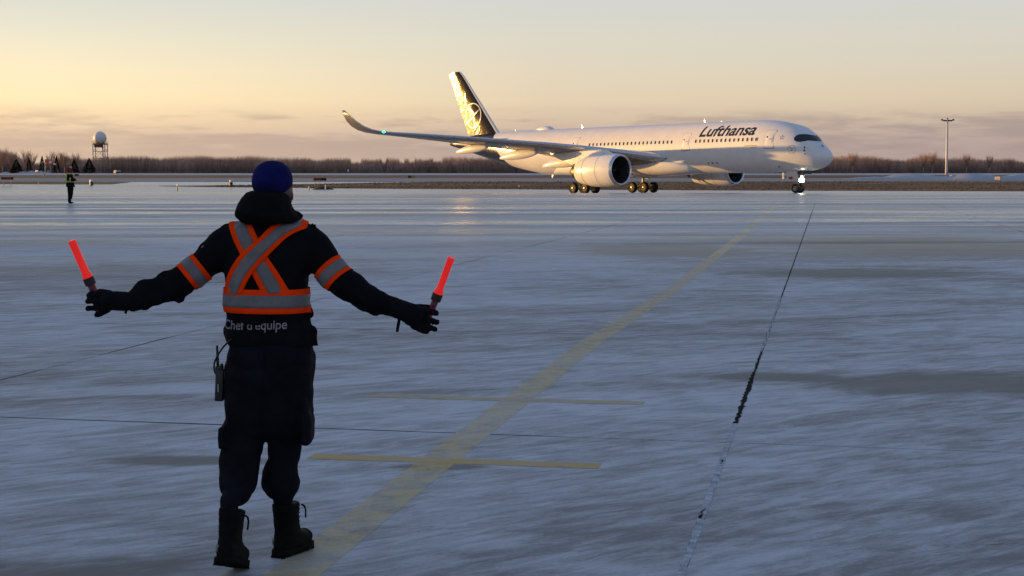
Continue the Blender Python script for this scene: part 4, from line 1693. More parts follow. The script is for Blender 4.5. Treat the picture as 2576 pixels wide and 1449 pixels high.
M_TAXI_L = mat('lit_lamp', (1, 1, 1), .2, emit=(1.0, 0.93, 0.74), estr=25.0)
for y_, z_, r_ in ((-.25, 1.44, .23), (.25, 1.44, .23), (0, 1.80, .15)):
    can = MB().tube([L(4.32, y_, z_), L(4.10, y_, z_)], [r_ * .7, r_ * 1.08], 14).build('taxi_light', M_DARKM, ng)
    mb = MB()
    mb.ball(L(4.09, y_, z_), r_, 14, 8, (.35, 1, 1))
    mb.build('lamp_glass', M_TAXI_L, can)
# ------------------------------------------------------------------ the marshaller seen from behind
YP = 6.75


def cloth(name, col, rough=.85, bump=.0015, bs=260, sheen=.15, var=.25):
    return mat(name, col, rough, var, 9.0, bump=bump, bscale=bs, sheen=0.0, spec=.08)


M_JACKET = cloth('black_jacket_cloth', (0.0055, 0.0055, 0.0075), sheen=.08)
M_TROUS = cloth('navy_trouser_cloth', (0.0062, 0.0070, 0.0110), .8, sheen=.1)
M_FLEECE = cloth('black_hood_cloth', (0.006, 0.0055, 0.006), .95, .002, 160, sheen=.08)
M_BEANIE = cloth('blue_knit', (0.008, 0.010, 0.085), .9, .003, 120, sheen=.35)
M_GLOVE = cloth('black_glove', (0.006, 0.006, 0.008), .8, sheen=.06)
M_BOOT = mat('boot_leather', (0.0045, 0.005, 0.005), .6, .25, 12, bump=.002, bscale=60, spec=.06)
M_SOLE = mat('boot_sole', (0.007, 0.007, 0.007), .8, .25, 20, bump=.002, bscale=90, spec=.06)
M_SKIN = mat('skin', (0.10, 0.055, 0.042), .55, .1, 8)
M_HIVIS = mat('orange_webbing', (1.0, 0.056, 0.003), .85, .08, 14, bump=.001, bscale=300, spec=.03)
M_TAPE = mat('reflective_grey', (0.16, 0.16, 0.165), .5, .12, 16, bump=.0006, bscale=400, spec=.2)
M_LETTER = mat('worn_silver_print', (0.20, 0.20, 0.21), .5, .3, 40)

person = None


def ringpx(row, l, r, dep, yc=YP, n=32, e=.8, back=1.0, tilt=0.0):
    a, b = at(l, row, yc), at(r, row, yc)
    c, hw = (a + b) / 2, (b.x - a.x) / 2
    out = []
    for k in range(n):
        t = 2 * pi * k / n
        ct, st = cos(t), sin(t)
        x = hw * abs(ct) ** e * (1 if ct > 0 else -1)
        y = dep * abs(st) ** e * (1 if st > 0 else -1)
        if y < 0:
            y *= back
        out.append(Vector((c.x + x, yc + y, c.z + tilt * y)))
    return out


def limb(mb, pts, n=18):
    """pts: (px, row, radius in px, y[, flatness])"""
    P = [at(p[0], p[1], p[3]) for p in pts]
    R = [p[2] / F_PX * p[3] for p in pts]
    mb.tube(P, R, n)


def densify(pts, k=4):
    out = []
    for i in range(len(pts) - 1):
        p0, p1, p2, p3 = pts[max(0, i - 1)], pts[i], pts[i + 1], pts[min(len(pts) - 1, i + 2)]
        for s in range(k):
            t = s / k
            out.append(tuple(.5 * (2 * b + (c - a) * t + (2 * a - 5 * b + 4 * c - d) * t * t + (3 * b - a - 3 * c + d) * t ** 3) for a, b, c, d in zip(p0, p1, p2, p3)))
    out.append(tuple(pts[-1]))
    return out


ARM_L = [(622, 596, 40, 6.76), (588, 607, 47, 6.76), (548, 636, 46, 6.75), (510, 667, 39, 6.74), (470, 697, 40, 6.72), (425, 722, 39.5, 6.70), (390, 735, 35, 6.68), (354, 747, 31, 6.66), (322, 758, 25, 6.64)]
ARM_R = [(748, 598, 40, 6.76), (778, 612, 47, 6.76), (803, 643, 45, 6.75), (824, 670, 41, 6.74), (854, 704, 38, 6.72), (888, 727, 39, 6.70), (925, 750, 34, 6.68), (962, 766, 29, 6.66), (996, 775, 25.5, 6.64)]
# --- body: one continuous figure under the clothes (head, neck, trunk, arms, legs)
mb = MB()
for row, l, r, d in ():
    pass
rings = [ringpx(r_, l_, rr2, d_, yc_, e=1.0) for r_, l_, rr2, d_, yc_ in (
    (412, 672, 704, .04, 6.79), (420, 655, 720, .075, 6.79), (440, 643, 730, .098, 6.79), (465, 641, 735, .104, 6.795), (485, 644, 737, .102, 6.80), (505, 652, 735.5, .092, 6.815), (522, 662, 729, .076, 6.83), (532, 672, 716, .05, 6.84))]
mb.rings(rings)
mb.rings([ringpx(r_, l_, rr2, d_, 6.78, e=1.0) for r_, l_, rr2, d_ in ((505, 658, 720, .055), (545, 655, 722, .058), (575, 640, 735, .07))])
mb.tube([at(712, 492, 6.90), at(720, 497, 6.925), at(714, 505, 6.90)], [.006, .017, .010], 8)      # nose
mb.tube([at(729, 487, 6.77), at(738, 492, 6.765), at(732, 505, 6.775)], [.009, .014, .010], 8)      # ear
mb.tube([at(700, 520, 6.89), at(708, 523, 6.895), at(716, 520, 6.89)], [.006, .010, .006], 8)      # mouth and chin
mb.rings([ringpx(r_, l_, rr2, d_, 6.76) for r_, l_, rr2, d_ in ((560, 620, 752, .07), (590, 590, 778, .09), (650, 582, 764, .11), (750, 586, 758, .11), (850, 584, 770, .11), (950, 582, 772, .11), (1090, 590, 768, .09))])
limb(mb, [(p[0], p[1], p[2] * .72, p[3]) for p in ARM_L])
limb(mb, [(p[0], p[1], p[2] * .72, p[3]) for p in ARM_R])
limb(mb, [(620, 1080, 40, 6.72), (606, 1180, 32, 6.66), (590, 1240, 20, 6.56), (577, 1285, 14, 6.50)])
limb(mb, [(722, 1080, 38, 6.76), (712, 1180, 30, 6.78), (711, 1240, 20, 6.78), (712, 1285, 14, 6.785)])
bme = remeshed(mb, .014, 4)
person = link_mesh('person', bme, M_SKIN)
tag(person, 'marshaller in black with blue knit hat and orange cross straps, seen from behind', 'person')

# --- beanie
mb = MB()
rings = []
cx, cyk = 685.0, 452.0
for i in range(17):
    s = i / 16
    a = -.58 + (pi / 2 + .58) * s
    rad = max(.015, cos(a) ** .88)
    row = 456 - 52.0 * sin(a)
    rings.append(ringpx(row, 685 - 51.2 * rad, 685 + 51.2 * rad, .118 * rad, 6.79, n=40, e=1.0, tilt=0.0))
mb.rings(rings)
bm_ = mb.mesh('beanie')
for v in bm_.vertices:      # brim hangs lower on the right and at the back
    k = max(0, min(1, (at(685, 470, 6.79).z - v.co.z) / .05))
    v.co.z -= k * (.004 + .12 * (v.co.x - at(685, 470, 6.79).x))
bm_.update()
bz = at(685, 452, 6.79)
beanie = link_mesh('beanie', bm_, M_BEANIE, person)
sd = beanie.modifiers.new('s', 'SUBSURF')
sd.levels = sd.render_levels = 2
tx = lambda co: .0016 * sin(72 * atan2(co.x - bz.x, -(co.y - 6.79))) + .0012 * noise.noise(co * 40)
mb = MB()

# --- jacket: trunk and sleeves as one skin
mb = MB()
rows_ = [(556, 628, 748, .085), (564, 598, 778, .105), (575, 580, 790, .118), (600, 574, 793, .132), (640, 571, 790, .145), (690, 569, 776, .150), (730, 568, 774, .152), (775, 568, 775, .154), (800, 571, 780, .156),
         (825, 569, 784, .160), (846, 568, 790, .164), (858, 573, 792, .160), (868, 580, 793, .150)]
mb.rings([ringpx(r_, l_, rr2, d_, YP, n=36, e=.82) for r_, l_, rr2, d_ in rows_])
rw = random.Random(4)


def wrinkled(arm):
    d = densify(arm, 5)
    n = len(d)
    out = []
    for i, p in enumerate(d):
        f = i / n
        amp = 1.0 + (.055 if .45 < f < .95 else .02) * sin(i * 2.1 + 1.3 * sin(i * .7)) + rw.uniform(-.012, .012)
        out.append((p[0], p[1] + rw.uniform(-.8, .8), p[2] * amp, p[3]))
    return out


limb(mb, wrinkled(ARM_L), 22)
limb(mb, wrinkled(ARM_R), 22)
# elbow folds, cuffs, flapping hem corners
limb(mb, [(343, 722, 11.5, 6.655), (360, 716, 15.4, 6.66), (385, 713, 11.5, 6.67)])
limb(mb, [(398, 700, 12.8, 6.69), (418, 692, 17.9, 6.70), (440, 686, 12.8, 6.71)])
limb(mb, [(940, 735, 11.5, 6.67), (926, 728, 15.4, 6.68), (906, 718, 11.5, 6.69)])
limb(mb, [(905, 706, 11.5, 6.69), (890, 700, 14.1, 6.70), (874, 690, 10.2, 6.71)])
limb(mb, [(440, 754, 15.4, 6.70), (455, 742, 17.9, 6.71)])
limb(mb, [(950, 789, 11.5, 6.66), (930, 783, 11.5, 6.67)])
limb(mb, [(372, 771, 9.0, 6.66), (362, 773, 7.7, 6.66)])
limb(mb, [(770, 772, 10.2, 6.73), (780, 782, 11.5, 6.72), (786, 794, 7.7, 6.71), (789, 799, 3.8, 6.70)])
limb(mb, [(783, 826, 10.2, 6.72), (790, 836, 9.0, 6.71), (793, 858, 9.0, 6.70), (797, 868, 6.4, 6.70), (803, 868, 3.2, 6.70)])
limb(mb, [(572, 826, 11.5, 6.72), (572, 840, 12.8, 6.72), (578, 850, 9.0, 6.72)])
limb(mb, [(573, 566, 10.2, 6.74), (566, 572, 10.2, 6.74), (556, 584, 10.2, 6.74)])
jme = remeshed(mb, .011, 4)


def folds(co):
    n1 = noise.noise(Vector((co.x * 9, co.y * 9, co.z * 14)))
    n2 = noise.noise(Vector((co.x * 22 + 5, co.y * 20, co.z * 30)))
    n3 = noise.noise(Vector((co.x * 5 - co.z * 11, co.y * 7, co.z * 4 + 3.3)))
    k = 1.0 + 0.8 * max(0, min(1, (abs(co.x + 1.06) - .22) / .1))
    return k * (.0065 * (abs(n3) * 1.6 - .4) + .004 * n1 + .002 * n2)


displace(jme, folds)
jacket = link_mesh('jacket', jme, M_JACKET, person)
# hood lying bunched behind the neck
mb = MB()
hd = [(479, 636, 700, .050, 6.735), (484, 620, 716, .098, 6.73), (495, 610, 726, .124, 6.73), (511, 601, 731, .140, 6.73), (530, 593, 741, .150, 6.725), (542, 590.5, 752, .150, 6.72), (549, 594, 757, .138, 6.72), (557, 606, 750, .12, 6.71), (565, 632, 700, .075, 6.68)]
mb.rings([ringpx(r_, l_, rr2, d_, yc_, n=40, e=.92) for r_, l_, rr2, d_, yc_ in hd])
limb(mb, [(735, 538, 12, 6.74), (752, 541, 10, 6.73), (762, 545, 5, 6.73)])
limb(mb, [(600, 541, 9, 6.70), (640, 556, 11, 6.62), (680, 558, 10, 6.61), (715, 553, 9, 6.64)])
hme = remeshed(mb, .009, 4)
displace(hme, lambda co: .005 * noise.noise(Vector((co.x * 16, co.y * 16, co.z * 26))) + .003 * noise.noise(co * 38))
hood = link_mesh('hood', hme, M_FLEECE, jacket)
# small tab standing on the right shoulder
mb = MB()
limb(mb, [(781, 572, 4, 6.74), (786, 566, 4, 6.74), (786, 562, 2, 6.74)], 8)
limb(mb, [(786, 570, 3, 6.74), (792, 566, 3.5, 6.74), (793, 573, 3, 6.74)], 8)
mb.build('shoulder_tab', M_JACKET, jacket)

# --- trousers
mb = MB()
rows_ = [(850, 584, 785, .140), (872, 577, 787, .150), (900, 571, 793, .160), (930, 565, 790, .166), (970, 565, 787, .165), (1010, 567, 786, .160), (1050, 567, 785, .150), (1085, 567, 783, .125), (1105, 600, 752, .070)]
mb.rings([ringpx(r_, l_, rr2, d_, 6.74, n=36, e=.85) for r_, l_, rr2, d_ in rows_])
limb(mb, densify([(616, 1060, 48, 6.72), (613, 1110, 50, 6.70), (606, 1150, 51, 6.68), (602, 1185, 50, 6.655), (599, 1212, 47, 6.62), (595, 1232, 43, 6.59), (592, 1244, 36, 6.57), (583, 1250, 27, 6.55), (577, 1268, 25, 6.51), (574, 1300, 24, 6.48)], 4), 22)
limb(mb, densify([(722, 1060, 48, 6.75), (718, 1105, 45, 6.76), (714, 1140, 41, 6.765), (710, 1172, 42, 6.77), (706, 1200, 50, 6.77), (707, 1218, 50, 6.77), (709, 1234, 44, 6.775), (711, 1246, 31, 6.78), (711, 1262, 26, 6.785), (713, 1300, 27, 6.79)], 4), 22)
limb(mb, [(588, 1240, 30, 6.55), (612, 1238, 25, 6.57), (628, 1232, 14, 6.58)])
# cargo pockets
for px, ra_, rb_, w, yy in ((566, 1066, 1122, 11, 6.68), (774, 1030, 1114, 12, 6.71)):
    a, b = at(px, ra_, yy), at(px, rb_, yy)
    mb.box((a + b) / 2, (w * 2 / F_PX * yy, .20, a.z - b.z), None, .012)
limb(mb, [(557, 1120, 5, 6.66), (564, 1127, 5, 6.66), (572, 1124, 5, 6.66)], 10)
tme = remeshed(mb, .011, 4)
displace(tme, lambda co: .010 * (abs(noise.noise(Vector((co.x * 6 + co.z * 5, co.y * 7, co.z * 9)))) * 1.5 - .35) + .003 * noise.noise(Vector((co.x * 20, co.y * 18, co.z * 28))))
trousers = link_mesh('trousers', tme, M_TROUS, person)
# pocket flaps and seat seams that show on the cloth
bt = BVHTree.FromPolygons([v.co.copy() for v in tme.vertices], [tuple(p.vertices) for p in tme.polygons])
bj = BVHTree.FromPolygons([v.co.copy() for v in jme.vertices], [tuple(p.vertices) for p in jme.polygons])


def back_hit(bvh, px, row, off=.004):
    p = at(px, row, YP)
    o = Vector((p.x, 5.4, p.z))
    h, n, i, d = bvh.ray_cast(o, Vector((0, 1, 0)))
    return None if h is None else Vector((h.x, h.y - off, h.z))


def seam(name, pts, bvh, m, parent, w=.0035, off=.002):
    P = [back_hit(bvh, *p, off) for p in densify(pts, 6)]
    P = [p for p in P if p is not None]
    if len(P) > 2:
        MB().tube(P, w, 6).build(name, m, parent)


seam('back_seam', [(680, 880), (676, 960), (670, 1040), (668, 1100)], bt, M_TROUS, trousers)
for pts in ([(600, 905), (645, 915)], [(712, 915), (758, 905)], [(585, 1010), (590, 1080)], [(765, 1000), (764, 1110)]):
    seam('pocket_seam', [(a, b) for a, b in pts] if len(pts) > 2 else [pts[0], ((pts[0][0] + pts[1][0]) / 2, (pts[0][1] + pts[1][1]) / 2), pts[1]], bt, M_TROUS, trousers)

# --- straps and tape lie on the jacket


def strip_from_lines(name, lines, m, parent, thick=.003):
    """lines: rows of points across the strip; a slab of cloth is built on them"""
    n = len(lines[0])
    vs = [p for l in lines for p, _ in l]
    vs2 = [p - nn * thick for l in lines for p, nn in l]
    N = len(lines)
    fs = []
    for i in range(N - 1):
        for j in range(n - 1):
            a, b, c, d = i * n + j, i * n + j + 1, (i + 1) * n + j + 1, (i + 1) * n + j
            fs.append((a, b, c, d))
            o = N * n
            fs.append((o + d, o + c, o + b, o + a))
    o = N * n
    for i in range(N - 1):
        for j in (0, n - 1):
            fs.append((i * n + j, (i + 1) * n + j, o + (i + 1) * n + j, o + i * n + j))
    for i in (0, N - 1):
        for j in range(n - 1):
            fs.append((i * n + j, i * n + j + 1, o + i * n + j + 1, o + i * n + j))
    return MB().add(vs + vs2, fs).build(name, m, parent)


def smooth_lines(lines, it=3):
    for _ in range(it):
        new = []
        for i, l in enumerate(lines):
            a, b = lines[max(0, i - 1)], lines[min(len(lines) - 1, i + 1)]
            new.append([(.5 * p + .25 * (a[j][0] + b[j][0]) if 0 < i < len(lines) - 1 else p, q) for j, (p, q) in enumerate(l)])
        lines = new
    return lines


bh = BVHTree.FromPolygons([v.co.copy() for v in hme.vertices], [tuple(p.vertices) for p in hme.polygons])


def strap(name, left, right, over_front, lift, parent):
    """left/right: edge polylines in pixels from the belt up to the shoulder; then over the shoulder to the chest"""
    le, re_ = densify(left, 10), densify(right, 10)
    NX = 9
    lines = []
    for (lx, ly), (rx, ry) in zip(le, re_):
        row = []
        for j in range(NX):
            f = j / (NX - 1)
            px, rw_ = lx + (rx - lx) * f, ly + (ry - ly) * f
            h = back_hit(bj, px, rw_, lift)
            if h is None:
                p = at(px, rw_, YP)
                h = Vector((p.x, (lines[-1][j][0].y if lines else YP), p.z))
            row.append((h, Vector((0, -1, 0))))
        lines.append(row)
    # over the shoulder: keep going forward along the top of the jacket, then down the chest
    last = lines[-1]
    y_end = YP + .145
    xs0 = [p.x for p, _ in last]
    ys0 = [p.y for p, _ in last]
    for k in range(1, 9):
        f = k / 8
        row = []
        for j in range(NX):
            x = xs0[j] + over_front * f * .5
            y = ys0[j] + (YP + .06 - ys0[j]) * f
            h, n, i, d = bj.ray_cast(Vector((x, y, 2.2)), Vector((0, 0, -1)))
            z = h.z + lift if h else last[j][0].z
            row.append((Vector((x, y, min(z, last[j][0].z + .05))), Vector((0, 0, 1))))
        lines.append(row)
    for k in range(1, 12):
        f = k / 11
        row = []
        for j in range(NX):
            x = xs0[j] + over_front * (.5 + .5 * f)
            z = lines[len(le) + 7][j][0].z * (1 - f) + f * at(680, 740, YP).z
            h, n, i, d = bj.ray_cast(Vector((x, 8.0, z)), Vector((0, -1, 0)))
            row.append((Vector((x, (h.y + lift) if h else y_end, z)), Vector((0, 1, 0))))
        lines.append(row)
    lines = smooth_lines(lines, 3)
    lines = [[(p + q * .0035 * noise.noise(p * 24), q) for p, q in l] for l in lines]
    s = strip_from_lines(name, lines, M_HIVIS, parent)
    tp = []
    for l in lines:
        r = []
        for f in (.235, .38, .5, .62, .765):
            q = f * (NX - 1)
            a = int(q)
            p = l[a][0].lerp(l[min(a + 1, NX - 1)][0], q - a)
            r.append((p + l[a][1] * .0022, l[a][1]))
        tp.append(r)
    strip_from_lines('reflective_tape', tp, M_TAPE, s, .0015)
    return s


def c3(u, v):
    return (147.9 + .4162 * u, 369.7 + .4162 * v)


S1L = [c3(1262, 870), c3(1200, 752), c3(1130, 640), c3(1075, 550), c3(1030, 458)]
S1R = [c3(1425, 866), c3(1355, 745), c3(1285, 640), c3(1236, 548), c3(1190, 462)]
strap('back_strap', S1L, S1R, .02, .006, person)
S2L = [c3(1012, 868), c3(1045, 765), c3(1128, 642), c3(1238, 545), c3(1300, 478), c3(1368, 422)]
S2R = [c3(1140, 872), c3(1195, 765), c3(1290, 655), c3(1395, 548), c3(1455, 510), c3(1515, 486)]
strap('back_strap', S2L, S2R, -.02, .013, person)


def wrap_band(name, axis_a, axis_b, parent, lift, start=None, nseg=72, off0=None, tilt=None, maxr=.6):
    """band round the trunk or a sleeve: rays from outside towards the axis"""
    d = (axis_b - axis_a)
    dn = d.normalized()
    ref = Vector((0, 1, 0)) if abs(dn.y) < .8 else Vector((0, 0, 1))
    s = dn.cross(ref).normalized()
    t = dn.cross(s)
    NX = 9
    lines = []
    for k in range(nseg + 1):
        a = 2 * pi * k / nseg
        r = s * cos(a) + t * sin(a)
        row = []
        for j in range(NX):
            c = axis_a + d * (j / (NX - 1))
            if tilt:
                c = c + Vector((0, 0, tilt * sin(3 * a)))
            h, n, i, dist = bj.ray_cast(c + r * .02, r, maxr)
            # outermost surface along the ray
            o = c + r * .02
            hit = h
            guard = 0
            while h is not None and guard < 3:
                hit = h
                h, n, i, dist = bj.ray_cast(h + r * .002, r, .03)
                guard += 1
            p = hit + r * lift if hit is not None else c + r * .1
            row.append((p, r))
        lines.append(row)
    lines = smooth_lines(lines, 2)
    lines = [[(p + q * .004 * noise.noise(p * 22), q) for p, q in l] for l in lines]
    lines[-1] = lines[0]
    s_ = strip_from_lines(name, lines, M_HIVIS, parent)
    tp = []
    for l in lines:
        r = []
        for f in (.24, .38, .5, .62, .76):
            q = f * (NX - 1)
            a = int(q)
            p = l[a][0].lerp(l[min(a + 1, NX - 1)][0], q - a)
            r.append((p + l[a][1] * .0022, l[a][1]))
        tp.append(r)
    strip_from_lines('reflective_tape', tp, M_TAPE, s_, .0015)
    return s_


wrap_band('waist_belt', at(671, 782, YP), at(671, 722.5, YP), person, .009, tilt=.0)
wrap_band('arm_band', at(508, 668, 6.738), at(468, 698.5, 6.72), person, .006, maxr=.14)
wrap_band('arm_band', at(824, 668, 6.738), at(857, 705.5, 6.72), person, .006, maxr=.14)

# --- print across the back hem; its tops disappear under the fold of the jacket
tv, tf = text_mesh("Chef d'équipe", 0.05, 0.012)
x0, x1 = min(v[0] for v in tv), max(v[0] for v in tv)
ch = 0.70
bm = bmesh.new()
vv = [bm.verts.new((x, y, 0)) for x, y in tv]
for f in tf:
    try:
        bm.faces.new([vv[i] for i in f])
    except ValueError:
        pass
fx0, fx1 = x0 + (x1 - x0) * .10, x0 + (x1 - x0) * .66
fold = [(fx0 - .3, 1.2), (fx0, .70), (fx0 + (fx1 - fx0) * .3, .56), (fx0 + (fx1 - fx0) * .62, .44), (fx1, .60), (fx1 + .5, 1.0)]
for a, b in zip(fold, fold[1:]):
    # cut the faces along the fold line and drop what lies above it
    d = Vector((b[0] - a[0], b[1] - a[1], 0))
    nrm = Vector((-d.y, d.x, 0)).normalized()
    sel = [f for f in bm.faces if min(v.co.x for v in f.verts) < b[0] and max(v.co.x for v in f.verts) > a[0]]
    geom = list({g_ for f in sel for g_ in [f, *f.edges, *f.verts]})
    bmesh.ops.bisect_plane(bm, geom=geom, plane_co=Vector((a[0], a[1], 0)), plane_no=nrm)
    dead = [f for f in bm.faces if a[0] <= f.calc_center_median().x < b[0] and (f.calc_center_median() - Vector((a[0], a[1], 0))).dot(nrm) > 0]
    bmesh.ops.delete(bm, geom=dead, context='FACES')
bmesh.ops.triangulate(bm, faces=bm.faces[:])
bm.verts.index_update()
vs = []
for v in bm.verts:
    f = (v.co.x - x0) / (x1 - x0)
    px = 572 + f * 162
    row = 821.5 - 3.0 * f - 3.4 * sin(pi * f) * .0 - v.co.y / ch * 22.5
    h = back_hit(bj, px, row, .0045)
    vs.append(h if h is not None else at(px, row, YP - .15))
fs = [tuple(v.index for v in f.verts) for f in bm.faces]
bm.free()
MB().add(vs, fs).build('back_lettering', M_LETTER, jacket, smooth=False, recalc=False)
# the overhanging fold above the print
P = []
for px, row in densify([(588, 792), (612, 798), (640, 804), (662, 806), (684, 801), (700, 794)], 5):
    h = back_hit(bj, px, row - 2, .002)
    if h is not None:
        P.append(h)
MB().tube(P, [.003 + .007 * sin(pi * i / (len(P) - 1)) for i in range(len(P))], 10).build('jacket_fold', M_JACKET, jacket)
# sleeve print on the left upper arm
tv2, tf2 = text_mesh('ss', 0.1, 0.02)
vs = []
for x, y in tv2:
    h = back_hit(bj, 512 + x * 8, 622 - y * 9 - x * 3, .004)
    vs.append(h if h is not None else at(512, 622, 6.6))
MB().add(vs, tf2).build('sleeve_print', M_LETTER, jacket, smooth=False, recalc=False)

# --- gloves: palm, four fingers and a thumb, fused


def chain(mb, pts, n=12):
    limb(mb, densify(pts, 4), n)


def glove_l():
    mb = MB()
    # cuff and palm
    limb(mb, densify([(332, 756, 24, 6.645), (318, 758, 24.5, 6.64), (300, 757, 25, 6.635), (282, 757, 24, 6.63), (266, 757, 22, 6.63), (256, 757, 18, 6.63)], 3), 18)
    a, b = at(300, 757, 6.633), at(258, 758, 6.63)
    mb.box((a + b) / 2, ((a - b).length, .050, .082), Matrix.Rotation(radians(2), 3, 'Y'), .02)
    chain(mb, [(266, 742, 9, 6.63), (244, 741, 9, 6.635), (228, 742, 9, 6.65), (226, 745, 8.5, 6.68), (232, 747, 8, 6.71)])     # index, wrapped round the handle
    chain(mb, [(262, 755, 7.5, 6.63), (238, 757, 7, 6.632), (222, 758, 6.6, 6.64), (219.5, 758.2, 6.2, 6.66), (224, 758, 6, 6.69)])     # middle
    chain(mb, [(262, 770, 8, 6.63), (242, 774, 7.4, 6.63), (228, 776, 7.2, 6.634), (218, 776.5, 7, 6.642)])       # ring, loose
    chain(mb, [(274, 779, 8, 6.63), (260, 786, 7.4, 6.63), (247, 791, 7, 6.634), (241, 792, 6.6, 6.642)])      # little
    chain(mb, [(290, 745, 11, 6.65), (270, 738, 10, 6.68), (250, 736, 9.5, 6.70), (238, 740, 9, 6.715)])       # thumb
    return mb


def glove_r():
    mb = MB()
    limb(mb, densify([(986, 772, 25, 6.645), (1004, 778, 25, 6.64), (1020, 784, 26, 6.635), (1038, 791, 27, 6.63), (1052, 797, 25, 6.63), (1062, 800, 20, 6.63)], 3), 18)
    a, b = at(1020, 785, 6.633), at(1062, 803, 6.63)
    mb.box((a + b) / 2, ((a - b).length, .050, .095), Matrix.Rotation(radians(23), 3, 'Y'), .02)
    chain(mb, [(1050, 780, 9.5, 6.63), (1078, 783, 8.6, 6.635), (1094, 787, 8.2, 6.642), (1099, 788, 7.6, 6.65)])         # index
    chain(mb, [(1050, 796, 9, 6.63), (1078, 804, 8, 6.63), (1096, 809.5, 7.6, 6.636), (1104, 811, 7.0, 6.642)])     # middle
    chain(mb, [(1048, 811, 9, 6.63), (1072, 821, 7.6, 6.63), (1090, 827.5, 7, 6.636), (1099, 829, 6.4, 6.642)])       # ring
    chain(mb, [(1036, 817, 9, 6.63), (1054, 828, 7.6, 6.63), (1068, 834, 7, 6.636), (1079, 835, 6.2, 6.642)])     # little
    chain(mb, [(1034, 776, 11, 6.65), (1056, 774, 10.5, 6.68), (1078, 776, 9.5, 6.70), (1092, 780, 9, 6.715)])       # thumb in front of the handle
    return mb


gl = []
for f in (glove_l, glove_r):
    me = remeshed(f(), .0045, 3)
    displace(me, lambda co: .0018 * noise.noise(co * 60) + .0015 * noise.noise(co * 28))
    gl.append(link_mesh('glove', me, M_GLOVE, person))
mb = MB()
limb(mb, densify([(1004, 800, 3.5, 6.63), (1004, 806, 4, 6.62), (1001, 822, 4, 6.62), (999, 835, 3.5, 6.62)], 4), 8)
mb.build('wrist_strap', M_GLOVE, gl[1])
mb = MB()
limb(mb, densify([(318, 781, 3, 6.63), (316, 786, 3.4, 6.62), (319, 788, 2.4, 6.62)], 4), 8)
mb.build('wrist_strap', M_GLOVE, gl[0])


# --- boots
def boot_mesh():
    """toe along +y, sole on z = 0, ankle above the origin, about 0.31 m long"""
    mb = MB()
    n = 24

    def oval(y0, y1, hw, z, e=.8):
        r = []
        for k in range(n):
            a = 2 * pi * k / n
            ca, sa = cos(a), sin(a)
            r.append(Vector((hw * abs(ca) ** e * (1 if ca > 0 else -1), (y0 + y1) / 2 + (y1 - y0) / 2 * abs(sa) ** e * (1 if sa > 0 else -1), z)))
        return r
    mb.rings([oval(-.100, .200, .052, .022), oval(-.104, .206, .056, .045), oval(-.102, .200, .056, .070), oval(-.098, .165, .053, .092), oval(-.092, .110, .050, .115)])
    mb.rings([oval(-.092, .105, .050, .085), oval(-.088, .085, .050, .130), oval(-.086, .074, .052, .170), oval(-.088, .070, .055, .215), oval(-.092, .070, .059, .262), oval(-.095, .072, .061, .285)])
    mb.tube([(0, .085, .10), (0, .07, .16), (0, .068, .22), (0, .072, .27)], [.022, .020, .018, .016], 10)
    mb.ball((0, .150, .065), .052, 14, 9, (1.0, 1.05, .85))
    up = remeshed(mb, .008, 4)
    displace(up, lambda co: .003 * noise.noise(Vector((co.x * 20, co.y * 20, co.z * 34))))
    s = MB()
    s.rings([oval(-.106, .208, .054, -.002, .72), oval(-.110, .214, .060, .004, .72), oval(-.110, .214, .060, .028, .72), oval(-.104, .208, .056, .034, .72)])
    sm = s.mesh('sole')
    sm.set_sharp_from_angle(angle=radians(50))
    tr = MB()
    for i in range(6):
        yy = -.088 + i * .055
        if i == 2:
            continue
        for sx in (-.03, .0, .03):
            tr.box((sx, yy, -.006), (.022, .030, .012), Matrix.Rotation(.5 if sx else 0, 3, 'Z'))
    return up, sm, tr.mesh('tread', False)


bu, bs_, btread = boot_mesh()


def boot(loc, rot, label):
    o = link_mesh('boot', bu, M_BOOT, person)
    o.location = loc
    o.rotation_euler = rot
    link_mesh('sole', bs_, M_SOLE, o)
    tag(link_mesh('tread', btread, M_SOLE, o), kind='stuff')
    lc = MB()
    for k in range(6):
        z = .13 + k * .024
        lc.tube([(-.025, .078 + .002 * k, z), (.0, .094, z + .006), (.025, .078, z + .012)], .0035, 6)
    lc.tube([(.03, .085, .26), (.046, .094, .25), (.048, .10, .23), (.048, .10, .20), (.047, .10, .185)], .005, 6)
    lc.tube([(.03, .085, .26), (.042, .09, .255), (.046, .097, .24)], .005, 6)
    lc.build('laces', M_JACKET, o)
    pt = MB().box((-.030, -.086, .075), (.018, .006, .034), Matrix.Rotation(-.35, 3, 'Z'), .002).build('heel_tab', mat('reflective_tab', (.22, .22, .22), .5) if 'reflective_tab' not in bpy.data.materials else bpy.data.materials['reflective_tab'], o)
    return o


# right boot flat, toe turned out; left boot pushing off on its toe
boot(Vector((-1.010, 6.80, 0.008)), (0, 0, radians(-28)), '').scale = (.90, .80, .81)
yaw = radians(-11)
lb = boot(Vector((-1.206, 6.41, 0.056)), Matrix.Rotation(yaw, 3, 'Z').to_euler().to_matrix().__matmul__(Matrix.Rotation(radians(-17), 3, 'X')).to_euler(), '')
lb.scale = (.86, .86, .82)

# --- wands, held in the gloves: things of their own
M_WAND = mat('lit_red_tube', (0.70, 0.025, 0.018), .35, .04, 20, emit=(1.0, 0.018, 0.012), estr=0.28)
M_WANDH = mat('red_handle', (0.30, 0.012, 0.03), .45, .1, 20)
M_COLLAR = mat('dark_red_collar', (0.030, 0.012, 0.012), .6)
M_BUTTON = mat('blue_button', (0.02, 0.04, 0.10), .4)


